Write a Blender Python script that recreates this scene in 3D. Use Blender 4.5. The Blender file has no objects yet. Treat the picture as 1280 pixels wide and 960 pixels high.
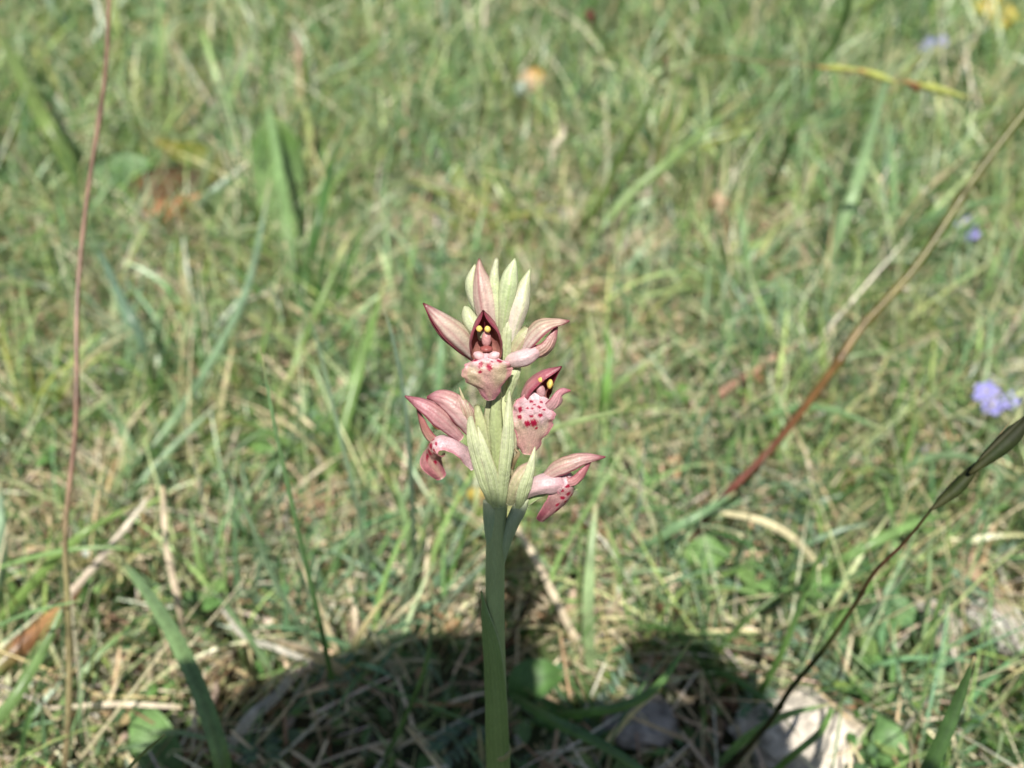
import bpy, math, random
import numpy as np
from mathutils import Vector, Matrix, noise as mnoise
random.seed(7)
rng = np.random.default_rng(7)
R = math.radians
sc = bpy.context.scene
COL = sc.collection

# ------------------------------------------------------------------ camera, sky, sun
H = 0.22                    # lens height above the turf (m)
PITCH = R(35)
LENS = 31.2
F = 640 * LENS / 18.0       # focal length in photo pixels (1280 wide)
cam_d = bpy.data.cameras.new('camera'); cam = bpy.data.objects.new('camera', cam_d)
COL.objects.link(cam); sc.camera = cam
cam.location = (0, 0, H); cam.rotation_euler = (math.pi/2 - PITCH, 0, 0)
cam_d.lens = LENS; cam_d.sensor_width = 36; cam_d.clip_start = 0.002; cam_d.clip_end = 500
cam_d.dof.use_dof = True; cam_d.dof.focus_distance = 0.1275; cam_d.dof.aperture_fstop = 16.5
cam_d.dof.aperture_blades = 0

SUN_EL, SUN_AZ = R(58.3), R(-2.0)   # sun behind the lens; azimuth measured from -Y
w = bpy.data.worlds.new('World'); sc.world = w; w.use_nodes = True
nt = w.node_tree; bg = nt.nodes['Background']
sky = nt.nodes.new('ShaderNodeTexSky'); sky.sky_type = 'NISHITA'; sky.sun_disc = False
sky.sun_elevation = SUN_EL; sky.sun_rotation = math.pi + SUN_AZ
nt.links.new(sky.outputs[0], bg.inputs[0]); bg.inputs[1].default_value = 0.058
sun_d = bpy.data.lights.new('sun', 'SUN'); sun_d.energy = 5.0; sun_d.angle = R(0.6); sun_d.color = (1, .95, .86)
sun = bpy.data.objects.new('sun', sun_d); COL.objects.link(sun)
sun_from = Vector((math.sin(SUN_AZ)*math.cos(SUN_EL), -math.cos(SUN_AZ)*math.cos(SUN_EL), math.sin(SUN_EL)))
sun.rotation_euler = sun_from.to_track_quat('Z', 'Y').to_euler(); sun.location = sun_from * 5
vs = sc.view_settings; vs.view_transform = 'Standard'; vs.look = 'None'; vs.gamma = 1; vs.exposure = 0.68
sc.cycles.max_bounces = 6; sc.cycles.transmission_bounces = 5; sc.cycles.diffuse_bounces = 3

# ------------------------------------------------------------------ helpers: where things stand
RV = np.array((1., 0, 0)); UV_ = np.array((0, math.sin(PITCH), math.cos(PITCH))); FV = np.array((0, math.cos(PITCH), -math.sin(PITCH)))
CAMP = np.array((0, 0, H))
def P(px, py, d): return CAMP + d*(FV + RV*(px-640)/F - UV_*(py-480)/F)
def dg(py, h=0.0): return (H-h)/(math.sin(PITCH) + (py-480)/F*math.cos(PITCH))
def G(px, py, h=0.0): return P(px, py, dg(py, h))       # point at height h above the ground
def unit(v): v = np.asarray(v, float); return v/(np.linalg.norm(v, axis=-1, keepdims=True)+1e-12)
def nv(x, y, z): return unit(RV*x - UV_*y - FV*z)         # right, down, towards the viewer's side

def spline(pts, n):
    pts = np.asarray(pts, float)
    if pts.ndim == 1: pts = pts[:, None]
    m = len(pts)
    if m == 2:
        t = np.linspace(0, 1, n)[:, None]; return pts[0]*(1-t) + pts[1]*t
    ext = np.vstack([2*pts[0]-pts[1], pts, 2*pts[-1]-pts[-2]])
    s = np.linspace(0, m-1-1e-9, n); i = s.astype(int); f = (s-i)[:, None]
    a, b, c, d = ext[i], ext[i+1], ext[i+2], ext[i+3]
    return .5*(2*b + (c-a)*f + (2*a-5*b+4*c-d)*f**2 + (3*b-a-3*c+d)*f**3)

# ------------------------------------------------------------------ helpers: objects
def tag(o, label=None, cat=None, group=None, kind=None):
    for k, v in (('label', label), ('category', cat), ('group', group), ('kind', kind)):
        if v: o[k] = v
    return o
def thing(name, base, label, cat, group=None):
    o = bpy.data.objects.new(name, None); COL.objects.link(o); o.empty_display_size = .01
    o.location = base; return tag(o, label, cat, group)
def origin(o):
    p = Vector((0, 0, 0))
    while o is not None: p += o.location; o = o.parent
    return np.array(p)
def mesh_obj(name, V, faces, cols, mat, parent=None, base=None, smooth=True):
    V = np.asarray(V, float)
    off = origin(parent) if parent else (np.asarray(base, float) if base is not None else np.zeros(3))
    me = bpy.data.meshes.new(name)
    faces = np.asarray(faces) if not isinstance(faces, list) else faces
    if isinstance(faces, np.ndarray) and faces.ndim == 2:
        n, k = faces.shape
        me.vertices.add(len(V)); me.vertices.foreach_set('co', (V-off).astype(np.float32).ravel())
        me.loops.add(n*k); me.loops.foreach_set('vertex_index', faces.astype(np.int32).ravel())
        me.polygons.add(n); me.polygons.foreach_set('loop_start', np.arange(0, n*k, k, dtype=np.int32))
        me.update(calc_edges=True)
    else:
        me.from_pydata([tuple(v) for v in (V-off)], [], [tuple(f) for f in faces])
    me.polygons.foreach_set('use_smooth', np.full(len(me.polygons), smooth))
    if cols is not None:
        c = np.ones((len(V), 4), np.float32); c[:, :3] = cols
        a = me.color_attributes.new('Col', 'FLOAT_COLOR', 'POINT'); a.data.foreach_set('color', c.ravel())
    me.materials.append(mat)
    o = bpy.data.objects.new(name, me); COL.objects.link(o)
    if parent: o.parent = parent
    elif base is not None: o.location = base
    return o

# ------------------------------------------------------------------ materials
def new_mat(name):
    m = bpy.data.materials.new(name); m.use_nodes = True; t = m.node_tree; t.nodes.clear()
    out = t.nodes.new('ShaderNodeOutputMaterial'); return m, t, out
def leaf_mat(name, trans=.35, rough=.5, bscale=900, bdist=.00015, var=.25, spec=.35, streak=None, tint=(1.15, 1.25, .6)):
    m, t, out = new_mat(name); N = t.nodes.new; L = t.links.new
    at = N('ShaderNodeAttribute'); at.attribute_name = 'Col'
    tc = N('ShaderNodeTexCoord')
    nz = N('ShaderNodeTexNoise'); nz.inputs['Scale'].default_value = bscale; nz.inputs['Detail'].default_value = 3
    if streak:
        mp = N('ShaderNodeMapping'); mp.inputs['Scale'].default_value = streak
        L(tc.outputs['Object'], mp.inputs[0]); L(mp.outputs[0], nz.inputs['Vector'])
    else: L(tc.outputs['Object'], nz.inputs['Vector'])
    n2 = N('ShaderNodeTexNoise'); n2.inputs['Scale'].default_value = bscale*.22; n2.inputs['Detail'].default_value = 2
    L(tc.outputs['Object'], n2.inputs['Vector'])
    ad = N('ShaderNodeMath'); ad.operation = 'ADD'; L(nz.outputs[0], ad.inputs[0]); L(n2.outputs[0], ad.inputs[1])
    mr = N('ShaderNodeMapRange'); mr.inputs[1].default_value = .7; mr.inputs[2].default_value = 1.3
    mr.inputs[3].default_value = 1-var; mr.inputs[4].default_value = 1+var; L(ad.outputs[0], mr.inputs[0])
    mx = N('ShaderNodeVectorMath'); mx.operation = 'SCALE'; L(at.outputs['Color'], mx.inputs[0]); L(mr.outputs[0], mx.inputs['Scale'])
    bs = N('ShaderNodeBsdfPrincipled'); L(mx.outputs[0], bs.inputs['Base Color'])
    bs.inputs['Roughness'].default_value = rough; bs.inputs['Specular IOR Level'].default_value = spec
    bp = N('ShaderNodeBump'); bp.inputs['Strength'].default_value = .6; bp.inputs['Distance'].default_value = bdist
    L(nz.outputs[0], bp.inputs['Height']); L(bp.outputs[0], bs.inputs['Normal'])
    tr = N('ShaderNodeBsdfTranslucent'); tm = N('ShaderNodeVectorMath'); tm.operation = 'MULTIPLY'; tm.inputs[1].default_value = tint
    L(mx.outputs[0], tm.inputs[0]); L(tm.outputs[0], tr.inputs[0])
    ms = N('ShaderNodeMixShader'); ms.inputs[0].default_value = trans
    L(bs.outputs[0], ms.inputs[1]); L(tr.outputs[0], ms.inputs[2]); L(ms.outputs[0], out.inputs[0])
    return m
M_GRASS = leaf_mat('grass_blade', .29, .36, 700, .0001, .22, .5)
M_DRY = leaf_mat('dry_straw', .18, .6, 600, .0002, .3, .2, tint=(1.1, 1, .8))
M_LEAF = leaf_mat('broad_leaf', .3, .5, 500, .0003, .28, .4)
M_PETAL = leaf_mat('petal', .38, .34, 3600, .00016, .15, .5, tint=(1.1, .95, .9))
M_PALE = leaf_mat('pale_bract', .42, .38, 2200, .0002, .16, .5, tint=(1.05, 1.1, .8))
M_STEM = leaf_mat('orchid_stem', .10, .42, 420, .0002, .13, .5, streak=(9, 9, .5))
M_STONE = leaf_mat('limestone', 0, .85, 420, .0012, .35, .15)
M_SKIN = leaf_mat('skin', .05, .5, 900, .0002, .1, .4)

def plain(name, c, rough=.5, metal=0):
    m, t, out = new_mat(name); b = t.nodes.new('ShaderNodeBsdfPrincipled')
    n = t.nodes.new('ShaderNodeTexNoise'); n.inputs['Scale'].default_value = 500
    r = t.nodes.new('ShaderNodeValToRGB'); r.color_ramp.elements[0].color = (*[x*.7 for x in c], 1); r.color_ramp.elements[1].color = (*[min(1, x*1.25) for x in c], 1)
    t.links.new(n.outputs[0], r.inputs[0]); t.links.new(r.outputs[0], b.inputs['Base Color'])
    b.inputs['Roughness'].default_value = rough; b.inputs['Metallic'].default_value = metal
    t.links.new(b.outputs[0], out.inputs[0]); return m
M_BLACK = plain('camera_plastic', (.02, .02, .022), .35)
M_GLASS = plain('lens_glass', (.01, .012, .02), .08)

def soil_mat():
    m, t, out = new_mat('soil'); N = t.nodes.new; L = t.links.new
    tc = N('ShaderNodeTexCoord')
    a = N('ShaderNodeTexNoise'); a.inputs['Scale'].default_value = 90; a.inputs['Detail'].default_value = 8; L(tc.outputs['Object'], a.inputs['Vector'])
    b = N('ShaderNodeTexNoise'); b.inputs['Scale'].default_value = 9; b.inputs['Detail'].default_value = 4; L(tc.outputs['Object'], b.inputs['Vector'])
    r = N('ShaderNodeValToRGB'); e = r.color_ramp.elements
    e[0].position = .35; e[0].color = (.012, .008, .005, 1); e[1].position = .72; e[1].color = (.07, .048, .03, 1)
    x = e.new(.55); x.color = (.05, .04, .022, 1); L(a.outputs[0], r.inputs[0])
    r2 = N('ShaderNodeValToRGB'); r2.color_ramp.elements[0].position = .42; r2.color_ramp.elements[1].position = .6; L(b.outputs[0], r2.inputs[0])
    mx = N('ShaderNodeMixRGB'); mx.inputs[2].default_value = (.05, .075, .02, 1); L(r2.outputs[0], mx.inputs[0]); L(r.outputs[0], mx.inputs[1])
    # past the grass that is built blade by blade the sheet itself is grassy
    sx = N('ShaderNodeVectorMath'); sx.operation = 'LENGTH'; L(tc.outputs['Object'], sx.inputs[0])
    mr = N('ShaderNodeMapRange'); mr.inputs[1].default_value = 2.5; mr.inputs[2].default_value = 6; L(sx.outputs['Value'], mr.inputs[0])
    m2 = N('ShaderNodeMixRGB'); m2.inputs[2].default_value = (.13, .17, .06, 1); L(mr.outputs[0], m2.inputs[0]); L(mx.outputs[0], m2.inputs[1])
    p = N('ShaderNodeBsdfPrincipled'); p.inputs['Roughness'].default_value = .9; L(m2.outputs[0], p.inputs['Base Color'])
    bp = N('ShaderNodeBump'); bp.inputs['Distance'].default_value = .003; bp.inputs['Strength'].default_value = .8
    L(a.outputs[0], bp.inputs['Height']); L(bp.outputs[0], p.inputs['Normal']); L(p.outputs[0], out.inputs[0])
    return m
M_SOIL = soil_mat()

# ------------------------------------------------------------------ the ground
def gz(x, y):
    x = np.asarray(x, float); y = np.asarray(y, float)
    return .004*np.sin(31*x+1.3)*np.cos(27*y+.4) + .0045*np.sin(71*x+9*y)*np.sin(63*y-14*x) - .002
def build_ground():
    ax = np.concatenate([-np.geomspace(120, 2.2, 26), np.linspace(-2, 2, 201), np.geomspace(2.2, 120, 26)])
    ay = np.concatenate([-np.geomspace(120, .8, 26), np.linspace(-.6, 3.4, 201), np.geomspace(3.6, 160, 26)])
    X, Y = np.meshgrid(ax, ay, indexing='ij'); Z = gz(X, Y)
    n, m = X.shape; i = np.arange(n*m).reshape(n, m)
    f = np.stack([i[:-1, :-1], i[1:, :-1], i[1:, 1:], i[:-1, 1:]], -1).reshape(-1, 4)
    tag(mesh_obj('ground', np.stack([X, Y, Z], -1).reshape(-1, 3), f, None, M_SOIL), kind='structure')
build_ground()

# ------------------------------------------------------------------ fields of small growth (what nobody could count)
def field(name, label, cat, mat, xy, L, wd, az, lean, curve, col, segs=4, z0=None, profile='blade', basecol=None, twist=None):
    n = len(xy); s = np.linspace(0, 1, segs+1)
    th = lean[:, None] + curve[:, None]*s[None, :]
    ds = L[:, None]/segs
    hx = np.concatenate([np.zeros((n, 1)), np.cumsum(np.sin((th[:, 1:]+th[:, :-1])/2)*ds, 1)], 1)
    hz = np.concatenate([np.zeros((n, 1)), np.cumsum(np.cos((th[:, 1:]+th[:, :-1])/2)*ds, 1)], 1)
    zb = gz(xy[:, 0], xy[:, 1]) - .001 + (0 if z0 is None else z0)
    ca, sa = np.cos(az), np.sin(az)
    C = np.stack([xy[:, 0, None]+hx*ca[:, None], xy[:, 1, None]+hx*sa[:, None], zb[:, None]+hz], -1)
    C[..., 2] = np.maximum(C[..., 2], gz(C[..., 0], C[..., 1])+.0012)
    if profile == 'blade': prof = np.array([.75, 1, .9, .6, .12]) if segs == 4 else np.interp(s, [0, .3, .7, 1], [.75, 1, .75, .08])
    elif profile == 'leaf': prof = np.interp(s, [0, .25, .5, .75, 1], [.12, .75, 1, .8, .1])
    else: prof = np.interp(s, [0, .5, 1], [1, 1, .7])
    tw = (rng.uniform(-.9, .9, n) if twist is None else twist)[:, None]
    side = np.stack([-sa[:, None]*np.cos(tw)+0*s, ca[:, None]*np.cos(tw)+0*s, np.sin(tw)+0*s], -1)
    W = (wd[:, None]*prof[None, :]/2)[..., None]
    V = np.stack([C-side*W, C+side*W], 2)            # n, segs+1, 2, 3
    if profile == 'leaf':                              # a raised edge either side of a sunken midrib
        mid = C - np.stack([0*hx, 0*hx, (wd[:, None]*prof[None, :])*.18], -1)
        V = np.stack([C-side*W, mid, C+side*W], 2)
    k = V.shape[2]
    idx = np.arange(n*(segs+1)*k).reshape(n, segs+1, k)
    f = np.stack([idx[:, :-1, :-1], idx[:, :-1, 1:], idx[:, 1:, 1:], idx[:, 1:, :-1]], -1).reshape(-1, 4)
    c = np.repeat(np.repeat(col[:, None, None, :], segs+1, 1), k, 2).copy()
    if basecol is not None:
        g = np.clip(1-s*3.2, 0, 1)[None, :, None, None]*.6; c = c*(1-g) + np.asarray(basecol)*g
    o = mesh_obj(name, V.reshape(-1, 3), f, c.reshape(-1, 3), mat)
    return tag(o, label, cat, kind='stuff')

def blobs(lst):
    out = []
    for px, py, rx, ry in lst:
        c = G(px, py); s = dg(py)/F; ky = abs(G(px, py-ry)[1]-G(px, py+ry)[1])/2
        out.append((c[0], c[1], rx*s, ky))
    return out
def amount(xy, bl):
    a = np.zeros(len(xy))
    for cx, cy, rx, ry in bl: a = np.maximum(a, np.exp(-((xy[:, 0]-cx)/rx)**2 - ((xy[:, 1]-cy)/ry)**2))
    return a
STRAW = blobs([(250, 660, 200, 70), (60, 640, 90, 50), (480, 640, 120, 60), (760, 700, 100, 60), (600, 300, 140, 60), (860, 450, 80, 60), (1100, 480, 70, 30), (300, 130, 120, 40), (720, 420, 90, 40), (400, 700, 150, 70), (330, 640, 120, 50), (700, 730, 80, 90), (560, 740, 80, 60), (830, 590, 60, 60), (790, 330, 90, 50), (180, 350, 60, 40), (100, 860, 140, 100), (950, 700, 80, 40),
               (640, 260, 90, 50), (1000, 640, 60, 30), (380, 60, 60, 40), (700, 200, 60, 40), (880, 330, 60, 40), (240, 250, 70, 40), (300, 880, 160, 90), (1220, 720, 80, 60), (860, 870, 120, 90), (510, 230, 60, 30), (960, 260, 60, 30)])
HERB = blobs([(1080, 760, 170, 90), (900, 720, 90, 60), (1120, 900, 120, 80), (320, 570, 100, 60), (300, 480, 90, 60), (130, 500, 120, 60), (130, 740, 90, 50), (900, 480, 120, 60), (60, 180, 140, 70), (230, 350, 140, 60), (1100, 600, 150, 60), (1180, 400, 120, 60), (450, 280, 80, 50), (820, 610, 60, 40)])
BARE = blobs([(300, 830, 80, 50), (600, 890, 180, 60), (860, 880, 130, 70), (120, 770, 90, 60), (1130, 500, 40, 20), (660, 930, 200, 50), (930, 760, 50, 30), (400, 880, 120, 50)])

SHADE_THIN = blobs([(300, 860, 60, 60), (450, 900, 120, 90), (600, 900, 120, 90), (780, 880, 90, 70), (880, 850, 70, 60)])  # thins pale straw and litter where the shade falls, to deepen it
LUSH = blobs([(1130, 60, 330, 90), (1180, 230, 200, 100), (950, 120, 200, 60)])
def scatter(n, clump=0, spread=.006):
    """points thick in the near wedge in view and thinner with distance, in tufts when clump > 0"""
    m = n if not clump else max(1, n//clump)
    kind = rng.random(m)
    d = np.where(kind < .5, rng.uniform(.1, .62, m), np.where(kind < .87, rng.uniform(.6, 1.4, m), rng.uniform(1.3, 3.2, m)))
    x = rng.uniform(-1, 1, m)*(d*.72+.12) + .03*d
    xy = np.stack([x, d], 1)
    k2 = rng.random(m) < .30
    xy[k2] = np.stack([rng.uniform(-1, 1, k2.sum())**3*1.1+rng.uniform(-.25, .25, k2.sum()), rng.uniform(-.25, 1.1, k2.sum())], 1)
    if clump:
        c = np.repeat(xy, clump, 0); dist = np.hypot(c[:, 0], c[:, 1])[:, None]
        xy = c + rng.normal(0, 1, c.shape)*spread*np.clip(dist/.4, .8, 2.5)
    return xy
def clear(xy, r=.016):      # keep the orchid's own foot and the space under the lens open
    base = ORCH_BASE[:2]
    return xy[np.hypot(xy[:, 0]-base[0], xy[:, 1]-base[1]) > r]
ORCH_BASE = np.array((-.0025, .068, 0))

PAL_G = np.array([(.15, .26, .08), (.18, .29, .15), (.09, .17, .075), (.27, .37, .12), (.05, .11, .03), (.28, .38, .20), (.46, .51, .26), (.38, .37, .20)])
PAL_D = np.array([(.56, .47, .31), (.44, .35, .21), (.50, .45, .36), (.66, .58, .42), (.33, .23, .14), (.28, .17, .10)])
def pick(pal, n, p=None, j=.18):
    c = pal[rng.choice(len(pal), n, p=p)]; return np.clip(c*(1+rng.normal(0, j, (n, 1)))*(1+rng.normal(0, .05, (n, 3))), .01, .9)
def lumps(xy, sc, off=0.):
    x, y = xy[:, 0]*sc, xy[:, 1]*sc
    return .5+.25*(np.sin(x*1.7+off+1.3*np.sin(y*1.1+off))+np.sin(y*2.1-off+1.7*np.sin(x*.9+2*off)))     # 0..1
def tone(xy, c, k=.25):
    a = lumps(xy, 28, 1.)[:, None]; b = lumps(xy, 55, 4.)[:, None]
    return np.clip(c*(1+k*(b-.5)*2)*(np.array((1.10, 1.03, .90))*a+np.array((.88, .98, 1.12))*(1-a)), .01, .9)
KEEP = []      # (x, y, r): low things the grass must not bury
def spare(xy):
    m = np.ones(len(xy), bool)
    for x, y, q in KEEP: m &= (xy[:, 0]-x)**2+(xy[:, 1]-y)**2 > q*q
    return m
for px, py, rp in [(1000, 925, 58), (1010, 965, 46), (1243, 800, 42), (1243, 825, 34), (1166, 800, 36), (1166, 822, 28), (700, 285, 22), (180, 356, 24), (222, 258, 36), (200, 285, 26), (240, 212, 28), (150, 248, 32), (350, 255, 24), (345, 225, 28), (190, 940, 34), (870, 712, 30), (1105, 780, 30)]:
    g = G(px, py); KEEP.append((g[0], g[1], rp*dg(py)/F))
def dist(xy): return np.hypot(xy[:, 0], xy[:, 1])

def build_fields():
    # fine green turf blades in tufts
    xy = clear(scatter(80000, 7, .005)); keep = rng.random(len(xy)) > np.maximum(.66*amount(xy, STRAW) + .05*amount(xy, BARE), .75*(lumps(xy, 60, 2.)<.47)); xy = xy[keep & spare(xy)]; n = len(xy)
    dd = dist(xy); sz = np.clip(dd/.6, .75, 1.7)
    field('short_grass', 'fine green turf blades growing all over the meadow floor', 'grass', M_GRASS, xy,
          rng.uniform(.012, .042, n)*sz*np.where(dd < .2, .6, 1), rng.uniform(.0008, .0021, n)*sz, rng.uniform(0, 6.283, n), rng.uniform(.05, 1.15, n), rng.uniform(-.2, 1.5, n),
          tone(xy, pick(PAL_G, n)), basecol=(.32, .30, .16))
    # longer thin blades, mostly upright, leaning to the right
    xy = clear(scatter(23000, 5, .010), .03); xy = xy[(rng.random(len(xy)) > .15*amount(xy, BARE)+.35*amount(xy, STRAW)) & (dist(xy) > .17) & spare(xy) & (lumps(xy, 45, 5.) > .28)]; n = len(xy); dd = dist(xy)
    sz = np.clip(dd/.6, .7, 1.8)
    field('long_grass', 'longer narrow green blades rising out of the turf', 'grass', M_GRASS, xy,
          rng.uniform(.028, .075, n)*sz, rng.uniform(.0012, .0032, n)*sz, rng.normal(.6, 1.5, n), rng.uniform(.0, .8, n), rng.uniform(.1, 1.5, n),
          tone(xy, pick(PAL_G, n, [.19, .2, .16, .12, .1, .1, .07, .06])), segs=5, basecol=(.30, .28, .15))
    # long fine blades bent every way, the tangle over the turf
    xy = clear(scatter(24000, 3, .012), .03); xy = xy[(dist(xy) > .17) & spare(xy) & (rng.random(len(xy)) > .55*amount(xy, STRAW))]; n = len(xy); sz = np.clip(dist(xy)/.55, .75, 1.8)
    pal = np.vstack([PAL_G, PAL_G, PAL_D[:4]])
    field('bent_grass', 'long fine wiry blades bent over in a tangle across the turf', 'grass', M_GRASS, xy,
          rng.uniform(.035, .095, n)*sz, rng.uniform(.0004, .0012, n)*sz, rng.uniform(0, 6.283, n), rng.uniform(.3, 1.35, n), rng.uniform(-.6, 1.3, n),
          tone(xy, pick(pal, n)), segs=5, z0=rng.uniform(0, .012, n), basecol=(.34, .30, .18))
    # dry blades and straw lying in the turf
    xy = scatter(74000); xy = clear(xy, .01); keep = rng.random(len(xy)) < (.30 + .8*amount(xy, STRAW))*(1-.75*amount(xy, LUSH))*(1-.75*amount(xy, SHADE_THIN)); xy = xy[keep & spare(xy)]; n = len(xy)
    up = rng.random(n)**2.2; sz = np.clip(dist(xy)/.6, .7, 1.6)
    field('dry_grass', 'bleached straw and dead blades matted between the green grass', 'straw', M_DRY, xy,
          rng.uniform(.010, .040, n)*sz, rng.uniform(.0006, .0017, n)*sz, rng.uniform(0, 6.283, n), 1.45-.75*up, rng.uniform(-.2, .5, n),
          pick(PAL_D, n, [.25, .2, .17, .18, .12, .08]), segs=3, z0=rng.uniform(0, .010, n), profile='strip')
    # low round leaved herbs
    xy = scatter(44000, 6, .005); xy = clear(xy, .01); keep = spare(xy) & (rng.random(len(xy)) < .26 + .74*amount(xy, HERB)); xy = xy[keep]; n = len(xy)
    sz = np.clip(dist(xy)/.55, .8, 1.6)
    field('low_herbs', 'small oval green leaves creeping under the grass', 'ground cover', M_LEAF, xy,
          rng.uniform(.004, .010, n)*sz, rng.uniform(.0025, .0055, n)*sz, rng.uniform(0, 6.283, n), rng.uniform(.6, 1.5, n), rng.uniform(-.1, .5, n),
          pick(np.array([(.10, .20, .06), (.14, .25, .08), (.20, .30, .09), (.11, .19, .10)]), n), segs=4, z0=rng.uniform(.001, .010, n)*sz, profile='leaf', twist=rng.uniform(-.4, .4, n))
    # feathery grey green leaflets
    c0 = scatter(1500); c0 = c0[(rng.random(len(c0)) < .1+.9*amount(c0, blobs([(1050, 730, 200, 90), (830, 730, 70, 50), (1000, 820, 160, 60), (1120, 470, 120, 60), (900, 400, 90, 50), (130, 330, 100, 60)])))]
    pos, azs = [], []
    for c in c0:
        a = rng.uniform(0, 6.283); m = 11; L = rng.uniform(.014, .028)
        for k in range(m):
            for sgn in (-1, 1):
                for q in (.5, 1.0):
                    pos.append((c[0]+math.cos(a)*L*k/m - sgn*q*math.sin(a)*.0022, c[1]+math.sin(a)*L*k/m + sgn*q*math.cos(a)*.0022, .006+.010*k/m)); azs.append(a+sgn*1.0+rng.normal(0, .3))
    pos = np.array(pos); n = len(pos)
    field('feathery_herbs', 'grey green feathery leaflets low among the grass', 'ground cover', M_LEAF, pos[:, :2], rng.uniform(.0022, .004, n), rng.uniform(.0008, .0014, n), np.array(azs),
          rng.uniform(.7, 1.6, n), rng.uniform(0, .4, n), pick(np.array([(.11, .19, .12), (.15, .22, .15)]), n), segs=2, z0=pos[:, 2], profile='strip', twist=rng.uniform(-.5, .5, n))
    # crumbs of dead leaf
    xy = scatter(16000); xy = xy[(rng.random(len(xy)) < (.25+.75*amount(xy, STRAW))*(1-.85*amount(xy, SHADE_THIN))) & spare(xy)]; n = len(xy)
    field('leaf_litter', 'brown and beige crumbs of dead leaf on the soil', 'litter', M_DRY, xy, rng.uniform(.003, .010, n), rng.uniform(.002, .005, n), rng.uniform(0, 6.283, n), rng.uniform(1.2, 1.6, n), rng.uniform(-.4, .5, n),
          pick(np.array([(.40, .30, .20), (.50, .42, .32), (.22, .12, .07), (.30, .20, .12), (.48, .44, .36)]), n), segs=3, z0=rng.uniform(.001, .008, n), profile='leaf', twist=rng.uniform(-.5, .5, n))
    # coarse grass of the meadow farther off
    n = 26000; a = rng.uniform(-.95, .95, n); r = 2.6+rng.random(n)**1.4*16
    xy = np.stack([np.sin(a)*r, np.cos(a)*r], 1)
    field('meadow_grass', 'distant coarse green grass of the meadow', 'grass', M_GRASS, xy, rng.uniform(.05, .12, n)*np.clip(r/5, .8, 2), rng.uniform(.003, .008, n)*np.clip(r/4, .8, 3), rng.uniform(0, 6.283, n), rng.uniform(.05, .7, n), rng.uniform(.1, .9, n), pick(PAL_G, n), segs=3, basecol=(.3, .28, .15))
build_fields()

# ------------------------------------------------------------------ single blades, culms and leaves
def cmix(stops, t):
    ts = [a for a, _ in stops]; cs = np.array([c for _, c in stops], float)
    return np.stack([np.interp(t, ts, cs[:, k]) for k in range(3)], -1)
GR, BG, YG, DG, PG = (.13, .21, .065), (.15, .22, .13), (.25, .31, .08), (.06, .13, .035), (.20, .30, .13)
ST, TN, GY, RB, WH = (.50, .42, .27), (.36, .26, .15), (.42, .40, .34), (.22, .07, .045), (.62, .57, .46)

def ribbon(name, pts, wpx, col, parent=None, n=18, fold=.25, twist=0., mat=None, flip=1):
    """a folded blade: pts in the world from foot to tip; wpx widths in metres; col stops foot to tip"""
    C = spline(pts, n); t = np.linspace(0, 1, n); W = spline(wpx, n)[:, :1]
    T = unit(np.gradient(C, axis=0)); view = unit(C-CAMP)
    S = unit(np.cross(T, view)); Nn = np.cross(S, T)
    tw = np.asarray(twist if np.ndim(twist) else [twist, twist], float); a = np.interp(t, np.linspace(0, 1, len(tw)), tw)[:, None]
    S2 = S*np.cos(a)+Nn*np.sin(a); N2 = np.cross(S2, T)
    rows = [C+S2*W*u/2+N2*W*fold*(abs(u)-.5)*flip + 0 for u in (-1, -.5, 0, .5, 1)]
    V = np.stack(rows, 1).reshape(-1, 3); k = 5
    idx = np.arange(n*k).reshape(n, k); f = np.stack([idx[:-1, :-1], idx[:-1, 1:], idx[1:, 1:], idx[1:, :-1]], -1).reshape(-1, 4)
    c = cmix(col, t)[:, None, :]*np.array([1, 1.06, .88, 1.06, 1])[None, :, None]
    blot = 1+.16*np.sin(t*rng.uniform(5, 16)+rng.uniform(0, 6))*np.sin(t*rng.uniform(14, 30))
    c = c*blot[:, None, None]*(1+rng.normal(0, .06, (n, 1, 1)))*(1+rng.normal(0, .05, (1, k, 1)))
    tipd = np.clip((t-.90)*9, 0, .7)[:, None, None]; c = c*(1-tipd)+np.array((.42, .33, .18))*tipd
    return mesh_obj(name, V, f, c.reshape(-1, 3), mat or M_GRASS, parent, None if parent else C[0])
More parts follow.
